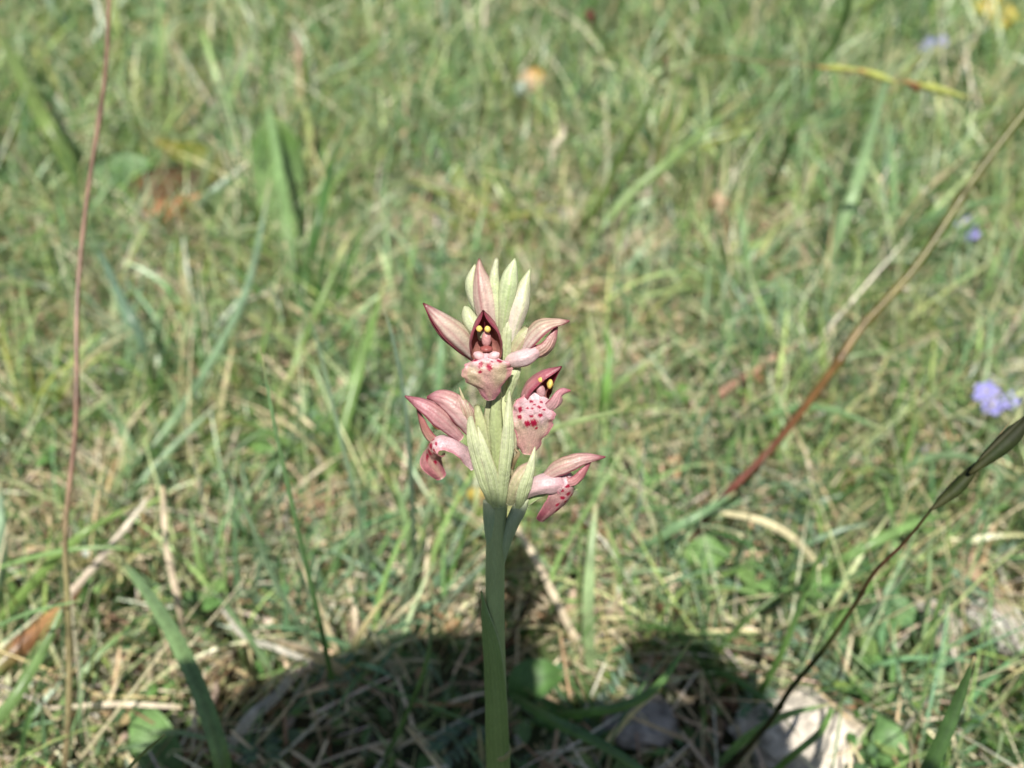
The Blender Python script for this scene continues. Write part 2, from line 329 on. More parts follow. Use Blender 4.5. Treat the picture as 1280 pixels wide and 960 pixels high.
def tube(name, pts, rad, col, parent=None, n=24, k=8, mat=None, ribs=0, bump=0., nodes=()):
    C = spline(pts, n); t = np.linspace(0, 1, n); r = spline(rad, n)[:, :1]
    if nodes: C = C+spline(rng.normal(0, 1, (9, 3)), n)*r.mean()*.9
    for q in nodes: r = r*(1+.45*np.exp(-((t-q)/.010)**2))[:, None]
    r = np.maximum(r, 5e-5)
    T = unit(np.gradient(C, axis=0)); ref = unit(np.array((.3, -.8, .52))); S = unit(np.cross(T, ref)); N2 = np.cross(S, T)
    V = []
    for j in range(k):
        a = 2*math.pi*j/k; rr = r*(1+ribs*math.cos(a*(k//2)/1.0)) if ribs else r
        if bump: rr = rr*(1+bump*np.sin(7*t+a*2)[:, None])
        V.append(C+(S*math.cos(a)+N2*math.sin(a))*rr)
    V = np.stack(V, 1).reshape(-1, 3); idx = np.arange(n*k).reshape(n, k); nx = np.roll(idx, -1, 1)
    f = np.stack([idx[:-1], nx[:-1], nx[1:], idx[1:]], -1).reshape(-1, 4)
    V = np.vstack([V, C[:1]-T[:1]*r[0]*.3, C[-1:]+T[-1:]*r[-1]*.5])
    fl = [tuple(q) for q in f] + [(n*k, nx[0, j], idx[0, j]) for j in range(k)] + [(n*k+1, idx[-1, j], nx[-1, j]) for j in range(k)]
    c = cmix(col, t)
    for q in nodes: c = c*(1-.5*np.exp(-((t-q-.012)/.012)**2))[:, None]
    if nodes: c = c*(1+.22*np.sin(t*37+1)*np.sin(t*83))[:, None]
    c = np.repeat(c[:, None, :], k, 1).reshape(-1, 3); c = np.vstack([c, c[:1], c[-1:]])
    return mesh_obj(name, V, fl, c, mat or M_GRASS, parent, None if parent else C[0])

def pix(pts):
    """(px, py, d): d < 0 is -height above the ground, otherwise distance from the lens"""
    out = []
    for px, py, d in pts: out.append(G(px, py, -d) if d <= 0 else P(px, py, d))
    return np.array(out)
def depth_of(w): return (w-CAMP) @ FV
def wm(ws, Wp):
    d = spline(np.array([depth_of(p) for p in Wp]), len(ws) if len(ws) > 1 else 2)[:, 0]
    return [a*b/F for a, b in zip(ws, d)]

def blade(label, pts, ws, col, cat='grass blade', mat=None, fold=.25, twist=0., name='grass_leaf', group='single blades of grass that stand out of the turf'):
    Wp = pix(pts); o = ribbon(name, Wp, wm([x*.82 for x in ws], Wp), col, fold=fold, twist=twist, mat=mat)
    return tag(o, label, cat, group)
def culm(label, pts, ws, col, cat='grass stalk', name='grass_stalk', mat=None):
    Wp = pix(pts); o = tube(name, Wp, [x/2 for x in wm(ws, Wp)], col, mat=mat, bump=.05, n=110, nodes=(.22, .52, .83))
    return tag(o, label, cat, 'stalks and twigs in the meadow')

def S1(c): return [(0, c), (1, c)]
def S2(a, b): return [(0, a), (1, b)]

def build_blades():
    B = blade
    B('broad green blade curving down through the bottom left, lower half in shade', [(285, 1010, -.03), (272, 930, -.045), (235, 830, -.052), (190, 750, -.05), (143, 690, -.04)], [24, 26, 24, 18, 5], S2(GR, (.20, .31, .15)), fold=.3)
    B('thin blue-green blade rising in front of the straw patch left of the orchid', [(415, 850, -.03), (398, 770, .21), (372, 660, .19), (345, 540, .18), (325, 432, .175)], [8, 8, 7, 6, 1.5], S2(DG, (.17, .28, .13)))
    B('short thin blade leaning left beside the thin blue-green one', [(420, 850, -.0), (350, 740, .24), (308, 640, .23), (274, 565, .22)], [7, 7, 6, 2], S1(BG))
    B('grey blue blade standing just left of the lowest left flower', [(520, 720, -.01), (515, 620, .23), (508, 520, .21), (495, 440, .2), (478, 378, .195)], [6, 7, 7, 6, 2], S1((.17, .24, .17)))
    B('fine grey-green blade left of the grey blue blade', [(470, 760, -.0), (448, 640, .25), (424, 540, .24), (400, 440, .235), (388, 390, .23)], [5, 6, 6, 5, 2], S1((.17, .24, .15)))
    B('bright green flat blade with a rounded fold behind the left flowers', [(410, 600, -.005), (428, 540, -.02), (452, 450, -.038), (482, 350, -.055)], [14, 16, 15, 4], S2(GR, (.17, .28, .08)))
    B('bluish blade passing behind the upper left bud', [(515, 560, -.0), (527, 480, .33), (545, 410, .31), (556, 350, .3), (562, 330, .3)], [8, 10, 11, 9, 3], S2(BG, GR))
    B('green blade curving behind the top left flower tip', [(500, 640, -.01), (540, 520, -.03), (552, 440, -.05), (545, 370, -.06)], [7, 9, 9, 3], S1((.15, .25, .12)))
    B('tall pale green blade crossing in front of the oval leaf', [(385, 420, -.0), (368, 340, -.02), (355, 250, -.045), (340, 160, -.06), (334, 120, -.065)], [11, 15, 14, 11, 3], S2((.16, .27, .09), (.22, .34, .15)))
    B('dark green upright blade in the tuft right of the oval leaf', [(372, 430, -.0), (382, 350, -.02), (402, 260, -.05), (428, 150, -.07)], [14, 18, 14, 3], S1(DG))
    B('long blue-green blade arching from the oval leaf down to the left', [(95, 640, -.0), (190, 560, -.02), (265, 450, -.035), (312, 350, -.045), (338, 225, -.06)], [8, 12, 12, 10, 3], S2((.17, .27, .12), (.20, .29, .20)))
    B('blue-green blade drooping right under the left leaf rosette', [(125, 315, -.05), (150, 370, -.05), (178, 430, -.035), (188, 500, -.0)], [5, 12, 14, 10], S1((.14, .22, .15)))
    B('broad olive blade leaning in from the top left corner', [(118, 270, -.0), (90, 210, -.03), (45, 130, -.06), (-15, 10, -.085)], [20, 22, 20, 10], S2((.16, .24, .07), (.15, .21, .06)))
    B('soft grey-green blade tip near the top left edge', [(120, 90, -.0), (100, 60, -.02), (70, 15, -.05), (50, -20, -.06)], [12, 16, 14, 10], S1((.17, .25, .15)))
    B('short yellow green blade under the olive blade', [(95, 140, -.0), (70, 105, -.03), (38, 55, -.045)], [9, 10, 6], S1((.36, .40, .14)))
    B('small upright yellow green blade near the top left', [(172, 170, -.0), (172, 120, -.025), (164, 72, -.04)], [11, 13, 5], S1((.38, .42, .15)))
    B('yellowish upright blade beside the reddish stalk', [(155, 130, -.0), (150, 70, -.03), (142, -10, -.05)], [10, 12, 10], S1((.32, .38, .14)))
    B('pale green upright blade above the curled leaf', [(192, 190, -.0), (200, 110, -.03), (208, 20, -.06)], [11, 14, 8], S2((.22, .32, .12), (.26, .35, .14)))
    B('grey-green blade lying from the brown leaf up to the oval leaf', [(215, 290, -.0), (255, 250, -.02), (310, 205, -.035)], [8, 14, 8], S1((.20, .29, .19)))
    B('straw coloured upright stub left of the straw patch', [(268, 580, -.0), (276, 510, -.02), (290, 436, -.035)], [7, 8, 4], S2((.36, .38, .16), ST), mat=M_DRY)
    B('blue-green blade slanting up right under the straw stub', [(80, 700, -.0), (160, 620, -.015), (215, 560, -.025), (272, 505, -.035)], [8, 12, 10, 4], S1((.19, .29, .16)))
    B('long thin green blade crossing up to the dark tuft', [(330, 560, -.0), (370, 450, -.02), (400, 380, -.04), (440, 290, -.06)], [6, 9, 8, 3], S1((.19, .29, .09)))
    B('rust and green striped blade lying at the left edge', [(-20, 850, -.02), (40, 795, -.024), (78, 762, -.024), (100, 735, -.022)], [30, 28, 22, 8], [(0, (.16, .22, .08)), (.25, (.22, .10, .05)), (.55, (.48, .27, .12)), (1, (.20, .08, .06))], fold=.3)
    B('bleached white blade end pointing up right above the rust striped blade', [(85, 745, -.028), (120, 705, -.030), (160, 655, -.033), (192, 615, -.035)], [11, 10, 8, 3], S2((.45, .36, .28), WH), mat=M_DRY)
    B('pale straw blade standing upright above the broad shaded blade', [(232, 800, -.005), (222, 750, -.025), (208, 680, -.03), (203, 608, -.035)], [7, 10, 9, 6], S2((.42, .34, .24), (.55, .46, .34)), mat=M_DRY)
    B('grey curled dead blade at the edge of the shade', [(278, 762, -.02), (305, 795, -.018), (350, 812, -.015), (410, 835, -.01)], [4, 8, 9, 5], S1(GY), mat=M_DRY)
    B('green blade rising from the left edge above the rust striped blade', [(-10, 790, -.01), (40, 730, -.03), (100, 670, -.045), (170, 630, -.045)], [16, 15, 12, 4], S1((.20, .31, .09)))
    B('thin green blade lying flat across the left edge', [(-10, 712, -.04), (60, 692, -.045), (130, 684, -.045), (200, 692, -.04)], [6, 7, 6, 3], S1((.17, .27, .10)))
    B('slim green blade reaching over the reddish stalk low at the left', [(-10, 785, -.05), (40, 765, -.055), (102, 750, -.06)], [6, 6, 2], S1((.17, .28, .12)))
    B('wide green blade at the bottom left corner', [(-30, 930, -.02), (20, 870, -.03), (60, 800, -.035), (80, 755, -.04)], [20, 17, 13, 4], S1((.16, .26, .09)))
    B('pale blue-green blade edge standing at the left border', [(-4, 780, -.0), (2, 700, -.04), (0, 600, -.06)], [12, 14, 6], S1((.24, .34, .22)))
    B('yellowish straw blade lying under the bottom left leaf', [(0, 905, -.01), (80, 850, -.012), (150, 790, -.012)], [8, 9, 5], S1((.44, .36, .20)), mat=M_DRY)
    B('flat pale straw lying across the bottom left', [(60, 885, -.015), (150, 880, -.018), (228, 884, -.015)], [5, 8, 6], S1((.60, .52, .40)), mat=M_DRY)
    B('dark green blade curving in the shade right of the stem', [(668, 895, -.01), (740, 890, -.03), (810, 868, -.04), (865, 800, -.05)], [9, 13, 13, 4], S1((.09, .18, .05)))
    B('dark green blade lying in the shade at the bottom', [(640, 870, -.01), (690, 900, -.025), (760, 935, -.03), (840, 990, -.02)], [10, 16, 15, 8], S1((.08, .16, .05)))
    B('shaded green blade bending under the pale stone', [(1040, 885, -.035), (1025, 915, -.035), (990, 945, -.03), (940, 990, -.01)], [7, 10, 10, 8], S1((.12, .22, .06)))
    B('green blade reaching over the pale stone', [(895, 960, -.0), (930, 925, -.02), (980, 895, -.03), (1038, 880, -.033)], [9, 13, 11, 3], S1((.15, .25, .09)))
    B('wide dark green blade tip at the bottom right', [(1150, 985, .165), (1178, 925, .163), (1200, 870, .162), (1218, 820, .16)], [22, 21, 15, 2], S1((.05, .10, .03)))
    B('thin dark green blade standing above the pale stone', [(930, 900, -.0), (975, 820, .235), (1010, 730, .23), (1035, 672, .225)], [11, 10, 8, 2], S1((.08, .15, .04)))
    B('straw arc lying under the reddish right stalk', [(900, 640, -.025), (955, 652, -.028), (1000, 680, -.022), (1035, 725, -.01)], [7, 11, 11, 7], S1((.50, .45, .28)), mat=M_DRY)
    B('green blade reaching right above the straw arc', [(1015, 722, -.01), (1070, 690, -.025), (1130, 660, -.03), (1190, 640, -.03)], [10, 15, 13, 4], S1((.16, .27, .09)))
    B('pale green blade tip pointing right of the spotted flower', [(665, 548, .215), (700, 533, .21), (740, 522, .205), (780, 512, .2)], [6, 9, 8, 2], S1((.30, .38, .17)))
    B('bright green upright blade right of the middle flower', [(757, 560, -.0), (757, 500, -.03), (762, 440, -.045), (755, 400, -.05)], [12, 13, 10, 3], S1((.15, .28, .07)))
    B('blue-green blade slanting up from the stem to the reddish stalk', [(775, 705, -.01), (830, 668, -.028), (880, 640, -.035), (920, 615, -.035)], [9, 14, 12, 4], S1((.17, .28, .14)))
    B('pale green soft blade in the upper right meadow', [(1020, 360, -.0), (1060, 260, -.04), (1085, 180, -.06), (1120, 60, -.08)], [12, 17, 15, 6], S1((.22, .33, .16)))
    B('long soft green blade in the meadow above the top buds', [(720, 330, -.0), (780, 250, -.03), (850, 190, -.05), (920, 130, -.06)], [9, 12, 11, 5], S1((.21, .31, .11)))
    B('green blade bending right behind the reddish right stalk', [(900, 560, -.0), (960, 520, -.02), (1030, 510, -.03), (1110, 540, -.03)], [7, 10, 10, 4], S1((.16, .27, .12)))
    B('pale green blade on the slope under the upper violet flower', [(1110, 620, -.0), (1140, 580, -.015), (1200, 570, -.025), (1270, 600, -.03)], [8, 11, 11, 5], S1((.20, .30, .16)))
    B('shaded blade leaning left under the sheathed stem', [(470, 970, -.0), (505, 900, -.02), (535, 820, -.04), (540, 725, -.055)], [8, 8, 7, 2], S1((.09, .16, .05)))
    B('thin dark blade tip in the bottom left corner area', [(140, 985, .16), (175, 945, .158), (206, 918, .156)], [5, 5, 2], S1((.14, .18, .06)))
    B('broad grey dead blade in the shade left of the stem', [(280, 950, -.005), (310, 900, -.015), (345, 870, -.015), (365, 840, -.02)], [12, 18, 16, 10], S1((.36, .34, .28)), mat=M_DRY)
    B('green blade at the right edge of the straw patch', [(520, 770, -.0), (512, 700, -.02), (505, 640, -.035), (490, 590, -.045)], [9, 10, 9, 3], S1((.20, .30, .13)))
    B('light straw leaning against the lower right of the stem', [(735, 830, -.0), (700, 760, -.02), (670, 700, -.025), (640, 650, -.03)], [10, 11, 10, 8], S1((.56, .47, .34)), mat=M_DRY)
    B('flat pale green blade right of the stem in the straw', [(740, 850, -.0), (735, 780, -.02), (738, 700, -.035), (745, 630, -.045)], [16, 18, 15, 6], S1((.24, .33, .16)))
    B('thin green blade above the shade right of the stem', [(700, 800, -.0), (690, 720, -.02), (745, 620, -.04), (780, 560, -.05)], [6, 7, 7, 3], S1((.19, .30, .10)))

    # stalks
    C = culm
    C('thin reddish brown stalk standing full height at the left', [(84, 1000, .22), (86, 820, .215), (88, 640, .21), (98, 400, .212), (118, 180, .225), (138, -30, .24)], [8, 7, 6.5, 6.5, 6, 5], [(0, (.26, .20, .11)), (.3, (.30, .27, .13)), (.45, (.29, .18, .13)), (1, (.23, .15, .10))])
    C('long red and olive stalk slanting up to the right edge', [(845, 705, -.0), (890, 648, .285), (960, 568, .28), (1040, 460, .275), (1100, 384, .272), (1200, 245, .27), (1300, 115, .27)], [7, 9, 10, 11, 11, 10, 10], [(0, (.12, .035, .03)), (.3, (.15, .045, .028)), (.5, (.19, .11, .035)), (.75, (.15, .14, .035)), (1, (.12, .13, .035))])
    C('dark green stalk running off the top right of centre', [(955, 260, -.0), (978, 195, .48), (1005, 140, .46), (1035, 78, .47), (1072, -20, .44)], [6, 7, 8, 8, 8], S1((.10, .18, .05)))
    C('slim green stalk with a brown tip in the upper meadow', [(715, 310, -.0), (740, 268, .44), (772, 208, .42), (802, 148, .40), (822, 102, .39), (832, 78, .38)], [7, 8, 8, 7, 6, 4], [(0, (.2, .27, .07)), (.7, (.11, .18, .05)), (.9, (.14, .18, .06)), (1, (.28, .15, .1))])
    C('thin stalk with a dark brown bead on its end near the top', [(812, 150, -.02), (785, 95, .62), (755, 50, .6), (738, 18, .58)], [5, 5, 5, 5], S1((.14, .20, .06)))
    C('pinkish dry twig lying behind the red and olive stalk', [(870, 520, -.005), (930, 478, -.012), (1000, 430, -.018)], [10, 10, 7], S1((.40, .24, .17)), cat='twig', name='twig', mat=M_DRY)
    C('thin dark twig right beside the stem', [(630, 815, .24), (645, 785, .235), (655, 760, .23), (664, 742, .228)], [4, 4, 4, 2.5], S1((.06, .035, .02)), cat='twig', name='twig', mat=M_DRY)
    C('pale dry stalk turning yellow green left of top centre', [(394, 240, -.0), (390, 190, -.02), (382, 110, -.04), (368, 35, -.055)], [7, 9, 9, 7], [(0, (.34, .36, .13)), (.5, (.32, .38, .15)), (.8, (.46, .32, .22)), (1, (.5, .42, .34))])
    C('dry straw stalk leaning in the upper centre meadow', [(676, 235, -.0), (692, 190, -.02), (702, 150, -.03)], [7, 9, 5], S1((.55, .48, .38)), cat='straw', name='straw_stalk', mat=M_DRY)
    C('pale seed stalk near the top left of centre', [(462, 60, -.01), (472, 40, -.03), (488, 10, -.04)], [8, 12, 4], S1((.52, .42, .30)), cat='straw', name='straw_stalk', mat=M_DRY)
build_blades()

def build_tufts():
    spec = [(385, 425, 20, .070, DG, 'dark green tuft beside the tall pale blade'), (430, 600, 16, .060, GR, 'green tuft left of the lowest left flower'),
            (330, 640, 16, .045, BG, 'blue-green tuft rising from the straw patch'), (60, 540, 20, .055, YG, 'yellow green tuft at the left edge below the middle'),
            (250, 400, 16, .045, YG, 'yellow green tuft between the reddish stalk and the tall pale blade'), (520, 780, 14, .045, BG, 'half shaded tuft just left of the stem'),
            (745, 640, 18, .050, PG, 'pale green tuft right of the flower spike foot'), (600, 300, 18, .060, YG, 'loose tuft behind the top buds'),
            (920, 380, 20, .065, PG, 'soft pale tuft in the meadow left of the olive stalk'), (1110, 330, 20, .085, PG, 'tall soft tuft in the meadow right of the olive stalk'),
            (1130, 620, 14, .045, GR, 'green tuft under the violet pair'), (40, 780, 14, .050, GR, 'tuft at the left edge behind the rust striped blade'),
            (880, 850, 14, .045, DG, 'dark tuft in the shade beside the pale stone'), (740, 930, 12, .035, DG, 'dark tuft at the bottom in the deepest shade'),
            (120, 120, 22, .090, GR, 'tall tuft near the top left corner'), (520, 150, 22, .080, PG, 'tall tuft in the upper centre meadow'),
            (820, 230, 22, .080, YG, 'tall yellow green tuft in the upper meadow'), (440, 860, 14, .040, ST, 'bleached straw tuft at the left edge of the shade'),
            (150, 690, 14, .040, ST, 'bleached straw tuft beside the reddish stalk'), (700, 790, 12, .035, ST, 'bleached straw tuft right beside the stem')]
    for px, py, n, L, c, what in spec:
        b = G(px, py); b[2] = float(gz(b[0], b[1]))
        t = thing('grass_tuft', b, what, 'grass tuft', 'tufts of grass in the turf')
        for q in range(n):
            a = rng.uniform(0, 6.283); le = rng.uniform(.05, .7); cu = rng.uniform(.2, 1.3); l = L*rng.uniform(.45, 1.1); th = le; p = b+np.array((rng.normal(0, .004), rng.normal(0, .004), 0)); pts = [p.copy()]
            for k in range(4):
                th = le+cu*(k+1)/4; p = p+l/4*np.array((math.sin(th)*math.cos(a), math.sin(th)*math.sin(a), math.cos(th))); pts.append(p.copy())
            cc = np.array(c)*rng.uniform(.75, 1.3)*np.array((rng.uniform(.85, 1.2), 1, rng.uniform(.8, 1.2)))
            if rng.random() < .18: cc = np.array(ST)*rng.uniform(.7, 1.1)
            w_ = rng.uniform(.0012, .0026)*(1 if py > 400 else 1.5)
            o = ribbon('blade', pts, [w_*.8, w_, w_*.85, w_*.5, w_*.1], [(0, np.array((.36, .33, .19))*.8+cc*.2), (.25, cc), (1, cc*1.15)], t, n=9, twist=[rng.uniform(-.7, .7), rng.uniform(-.9, .9)])
build_tufts()

# near culm with two spikelets (right), shade painted into their dark colours
def spindle(name, a, b, wpx, col, parent, d, bend=(0, 0), mat=M_DRY, k=10):
    a, b = np.array(a, float), np.array(b, float); m = (a+b)/2+np.array(bend)
    pts = [P(*a, d), P(*(a*.75+b*.25+np.array(bend)*.6), d), P(*m, d), P(*(a*.25+b*.75+np.array(bend)*.6), d), P(*b, d)]
    return tube(name, pts, [wpx*q*d/F/2 for q in (.18, .75, 1, .7, .08)], col, parent, n=18, k=k, mat=mat, ribs=.06)
def build_spikes():
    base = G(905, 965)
    t = thing('grass_stalk', base, 'near stalk darkened by painted shade with slender olive spikelets reaching in at the right edge', 'grass stalk')
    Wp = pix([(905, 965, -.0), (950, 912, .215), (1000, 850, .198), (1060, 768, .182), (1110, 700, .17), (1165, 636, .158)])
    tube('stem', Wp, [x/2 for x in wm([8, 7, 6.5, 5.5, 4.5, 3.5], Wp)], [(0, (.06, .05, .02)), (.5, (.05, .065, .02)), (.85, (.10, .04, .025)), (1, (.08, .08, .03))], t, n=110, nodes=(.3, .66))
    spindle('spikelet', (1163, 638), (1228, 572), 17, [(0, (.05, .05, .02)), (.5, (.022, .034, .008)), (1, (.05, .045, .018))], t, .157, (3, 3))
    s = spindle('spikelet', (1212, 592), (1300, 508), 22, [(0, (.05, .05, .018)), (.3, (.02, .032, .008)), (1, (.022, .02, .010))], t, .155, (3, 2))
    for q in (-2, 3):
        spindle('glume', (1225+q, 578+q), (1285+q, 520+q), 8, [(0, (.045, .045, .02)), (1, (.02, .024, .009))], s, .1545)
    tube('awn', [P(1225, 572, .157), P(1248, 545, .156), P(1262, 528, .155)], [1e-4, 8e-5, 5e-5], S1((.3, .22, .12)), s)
    # pale spikelets hanging nearly level near the top right
    d = .36
    t = thing('grass_stalk', G(700, 330), 'thin arching stalk with level yellow green spikelets near the top right', 'grass stalk')
    pts = [G(700, 330), P(780, 150, .42), P(870, 78, .38), P(960, 78, .37), P(1030, 84, d), P(1130, 103, d), P(1240, 127, d)]
    tube('stem', pts, [2.2e-4, 2e-4, 3e-4, 3e-4, 3e-4, 3e-4, 2e-4], S1((.22, .13, .06)), t, n=50)
    Y = [(0, (.36, .18, .07)), (.3, (.30, .33, .08)), (1, (.34, .38, .12))]
    spindle('spikelet', (1022, 84), (1078, 88), 9, Y, t, d); spindle('spikelet', (1070, 86), (1122, 104), 10, Y, t, d)
    spindle('spikelet', (1130, 101), (1212, 123), 10, Y, t, d); spindle('spikelet', (1134, 103), (1152, 114), 9, S1((.14, .06, .03)), t, d)
    spindle('bead', (733, 12), (742, 28), 11, S1((.12, .04, .03)), [o for o in COL.objects if o.get('label', '').startswith('thin stalk with a dark brown bead')][0], .58)
build_spikes()

# broad leaves
def sheet(name, pts, ws, ncol, parent=None, nhint=None, cup=.3, n=22, k=13, mat=None, wave=.05, colf=None, th=.00025, base=None, seed=0, ragged=0.):
    C = spline(pts, n); t = np.linspace(0, 1, n); W = np.maximum(spline(ws, n)[:, :1], 1e-5)
    T = unit(np.gradient(C, axis=0)); nh = unit(CAMP-C) if nhint is None else np.broadcast_to(unit(nhint), C.shape)
    S = unit(np.cross(T, nh)); Nn = np.cross(S, T)
    Nn = Nn*np.sign((Nn*nh).sum(1, keepdims=True)+1e-9)
    u = np.linspace(-1, 1, k); r2 = np.random.default_rng(seed+11); ph = r2.uniform(0, 6, 4)
    V = []
    for uu in u:
        h = -cup*W*uu*uu + (.2*wave*W*(np.sin(27*t+5*uu+ph[2])*np.sin(7*uu+ph[3]))[:, None] if ragged else 0) + wave*W*(np.sin(9*t+ph[0]+2*uu)*uu**2+.5*np.sin(17*t+ph[1]-3*uu)*abs(uu)**3)[:, None]
        rg = 1+ragged*abs(uu)**2*(np.sin(23*t+ph[2]+(1.7 if uu > 0 else 0))+.6*np.sin(47*t+ph[3]*(1 if uu > 0 else 2)))[:, None]
        V.append(C+S*W*uu*rg+Nn*(h+ragged*.5*W*np.sin(30*t+9*uu)[:, None]*abs(uu)))
    V = np.stack(V, 1)
    nor = np.cross(np.gradient(V, axis=0), np.gradient(V, axis=1)); nor = unit(nor)
    s = np.sign((nor*Nn[:, None, :]).sum(-1, keepdims=True)+1e-9); nor = nor*s
    edge = (1-abs(u)**6*.8)[None, :, None]
    A = V+nor*th*edge*.5; Bk = V-nor*th*edge*.5
    idx = np.arange(n*k).reshape(n, k); q = lambda i: np.stack([i[:-1, :-1], i[:-1, 1:], i[1:, 1:], i[1:, :-1]], -1).reshape(-1, 4)
    f = [q(idx), q(idx+n*k)[:, ::-1]]
    ring = np.concatenate([idx[0, :-1], idx[:-1, -1], idx[-1, :0:-1], idx[:0:-1, 0]]); rn = np.roll(ring, -1)
    f.append(np.stack([ring, rn, rn+n*k, ring+n*k], -1)); f = np.vstack(f)
    tt, uu2 = np.meshgrid(t, u, indexing='ij')
    c = [colf(tt, uu2, inner) if colf else np.repeat(cmix(ncol, t)[:, None, :], k, 1)*(1-.18*np.exp(-(uu2/.08)**2))[..., None] for inner in (0, 1)]
    return mesh_obj(name, np.vstack([A.reshape(-1, 3), Bk.reshape(-1, 3)]), f, np.vstack([c[0].reshape(-1, 3), c[1].reshape(-1, 3)]), mat or M_LEAF, parent, None if parent else (C[0] if base is None else base))
def bleaf(label, pts, ws, col, cat='leaf', name='broad_leaf', **k):
    Wp = pix(pts); return tag(sheet(name, Wp, wm(ws, Wp), col, **k), label, cat, 'broad leaves among the grass')
def build_leaves():
    bleaf('light green broad leaf lying left of the curled leaf', [(95, 245, -.008), (130, 225, -.016), (170, 215, -.016), (212, 240, -.010)], [14, 24, 22, 3], S2((.13, .24, .09), (.16, .28, .12)), cup=.15, seed=1)
    bleaf('curled leaf with an orange and yellow rim above the brown leaf', [(298, 232, -.004), (276, 205, -.02), (245, 185, -.028), (195, 174, -.026)], [12, 26, 24, 4], [(0, (.30, .14, .05)), (.4, (.14, .17, .04)), (.75, (.18, .20, .03)), (1, (.26, .20, .035))], nhint=(.1, -.3, 1), cup=.5, seed=2)
    bleaf('rusty brown dead leaf with an orange inner side among the grass', [(160, 262, -.006), (190, 240, -.018), (222, 230, -.022), (256, 218, -.020)], [10, 24, 22, 5], [(0, (.32, .17, .10)), (.5, (.15, .06, .035)), (1, (.20, .09, .05))], wave=.14, cup=-.35, mat=M_DRY, seed=3)
    bleaf('orange flap of dead leaf under the brown leaf', [(160, 290, -.006), (205, 270, -.014), (255, 245, -.018)], [12, 20, 5], S2((.34, .18, .10), (.40, .17, .07)), cup=.3, mat=M_DRY, seed=4)
    bleaf('upright oval dark green leaf behind the tall pale blade', [(362, 330, -.0), (352, 270, -.015), (348, 215, -.03), (343, 170, -.04), (338, 146, -.048)], [12, 27, 31, 28, 9], [(0, (.16, .25, .09)), (.55, (.14, .23, .08)), (.7, (.09, .17, .04)), (1, (.12, .19, .05))], cup=.2, seed=5)
    bleaf('green oval leaf in the bottom left shade edge', [(215, 985, -.002), (200, 945, -.008), (182, 905, -.012), (165, 878, -.012)], [14, 26, 22, 4], S2((.14, .25, .08), (.16, .28, .10)), cup=.2, seed=6)
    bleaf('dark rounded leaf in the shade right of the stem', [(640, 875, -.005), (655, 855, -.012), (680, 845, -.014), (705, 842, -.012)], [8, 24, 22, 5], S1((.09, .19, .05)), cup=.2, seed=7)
    bleaf('light green flat leaf under the reddish stalk foot', [(850, 722, -.004), (868, 705, -.010), (890, 690, -.014), (915, 688, -.012)], [8, 22, 22, 4], S1((.18, .32, .10)), cup=.15, seed=8)
    bleaf('green leaf left of the right hand stones', [(1060, 765, -.004), (1090, 772, -.010), (1120, 765, -.012), (1150, 775, -.01)], [8, 24, 24, 5], S1((.15, .28, .12)), cup=.2, seed=9)
    bleaf('pointed green leaf right of the pale stone at the bottom', [(1112, 975, -.002), (1114, 945, -.008), (1108, 915, -.012), (1098, 895, -.012)], [8, 20, 18, 3], S1((.15, .28, .10)), cup=.25, seed=10)
    bleaf('small yellow leaf showing left behind the stem top', [(575, 625, -.01), (593, 618, -.018), (612, 612, -.02)], [3, 9, 3], S1((.55, .42, .10)), mat=M_DRY, seed=11)
    bleaf('fresh green leaf under the straw stub at left', [(300, 545, -.002), (325, 552, -.008), (350, 560, -.008)], [6, 16, 5], S1((.17, .31, .10)), cup=.2, seed=12)
    bleaf('small beige dead leaf under the tall grey blade', [(420, 500, -.004), (432, 485, -.01), (445, 478, -.01)], [5, 16, 4], S1((.50, .40, .28)), mat=M_DRY, seed=13)
    bleaf('tan curled dead leaf beside the reddish right stalk', [(820, 600, -.004), (838, 585, -.012), (850, 570, -.012)], [5, 14, 4], S1((.40, .26, .15)), mat=M_DRY, seed=14)
    bleaf('cream dead leaf standing below the oval leaf', [(300, 275, -.004), (296, 245, -.014), (290, 220, -.018)], [10, 14, 4], S1((.48, .46, .30)), mat=M_DRY, seed=15)
    bleaf('peach coloured dead leaf in the centre meadow', [(880, 265, -.004), (895, 255, -.014), (915, 255, -.014)], [5, 12, 4], S1((.48, .30, .20)), mat=M_DRY, seed=16)
    # three leaved clovers
    spots = [(405, 560, 'in the turf left of the orchid'), (265, 775, 'beside the pale straw blade'), (122, 765, 'in the dark gap at the left'), (1000, 760, 'between the red stalk and the near stalk'), (1130, 690, 'under the green blade at right'),
             (1075, 850, 'above the pale stone'), (480, 560, 'left of the lowest left flower'), (840, 520, 'right of the middle flower'), (60, 600, 'near the left edge'), (930, 760, 'just above the shade at right')]
    for i, (px, py, where) in enumerate(spots):
        b = G(px, py); h = .012; s = .0048
        t = thing('clover', b, 'small three leaved green clover ' + where, 'clover', 'clovers in the turf')
        tube('stem', [b, b+np.array((.001, 0, h*.6)), b+np.array((.001, -.001, h))], [3e-4, 3e-4, 2.5e-4], S1((.2, .3, .1)), t, n=6, k=5)
        top = b+np.array((.001, -.001, h)); a0 = random.uniform(0, 6)
        for q in range(3):
            a = a0+q*2.094; dv = np.array((math.cos(a), math.sin(a), .15))
            sheet('leaflet', [top, top+dv*s*.5, top+dv*s*1.0, top+dv*s*1.4], [s*.15, s*.45, s*.6, s*.3], S1((.15+.05*random.random(), .30, .09)), t, nhint=(0, 0, 1), cup=.2, n=8, k=7, seed=i*3+q)
build_leaves()

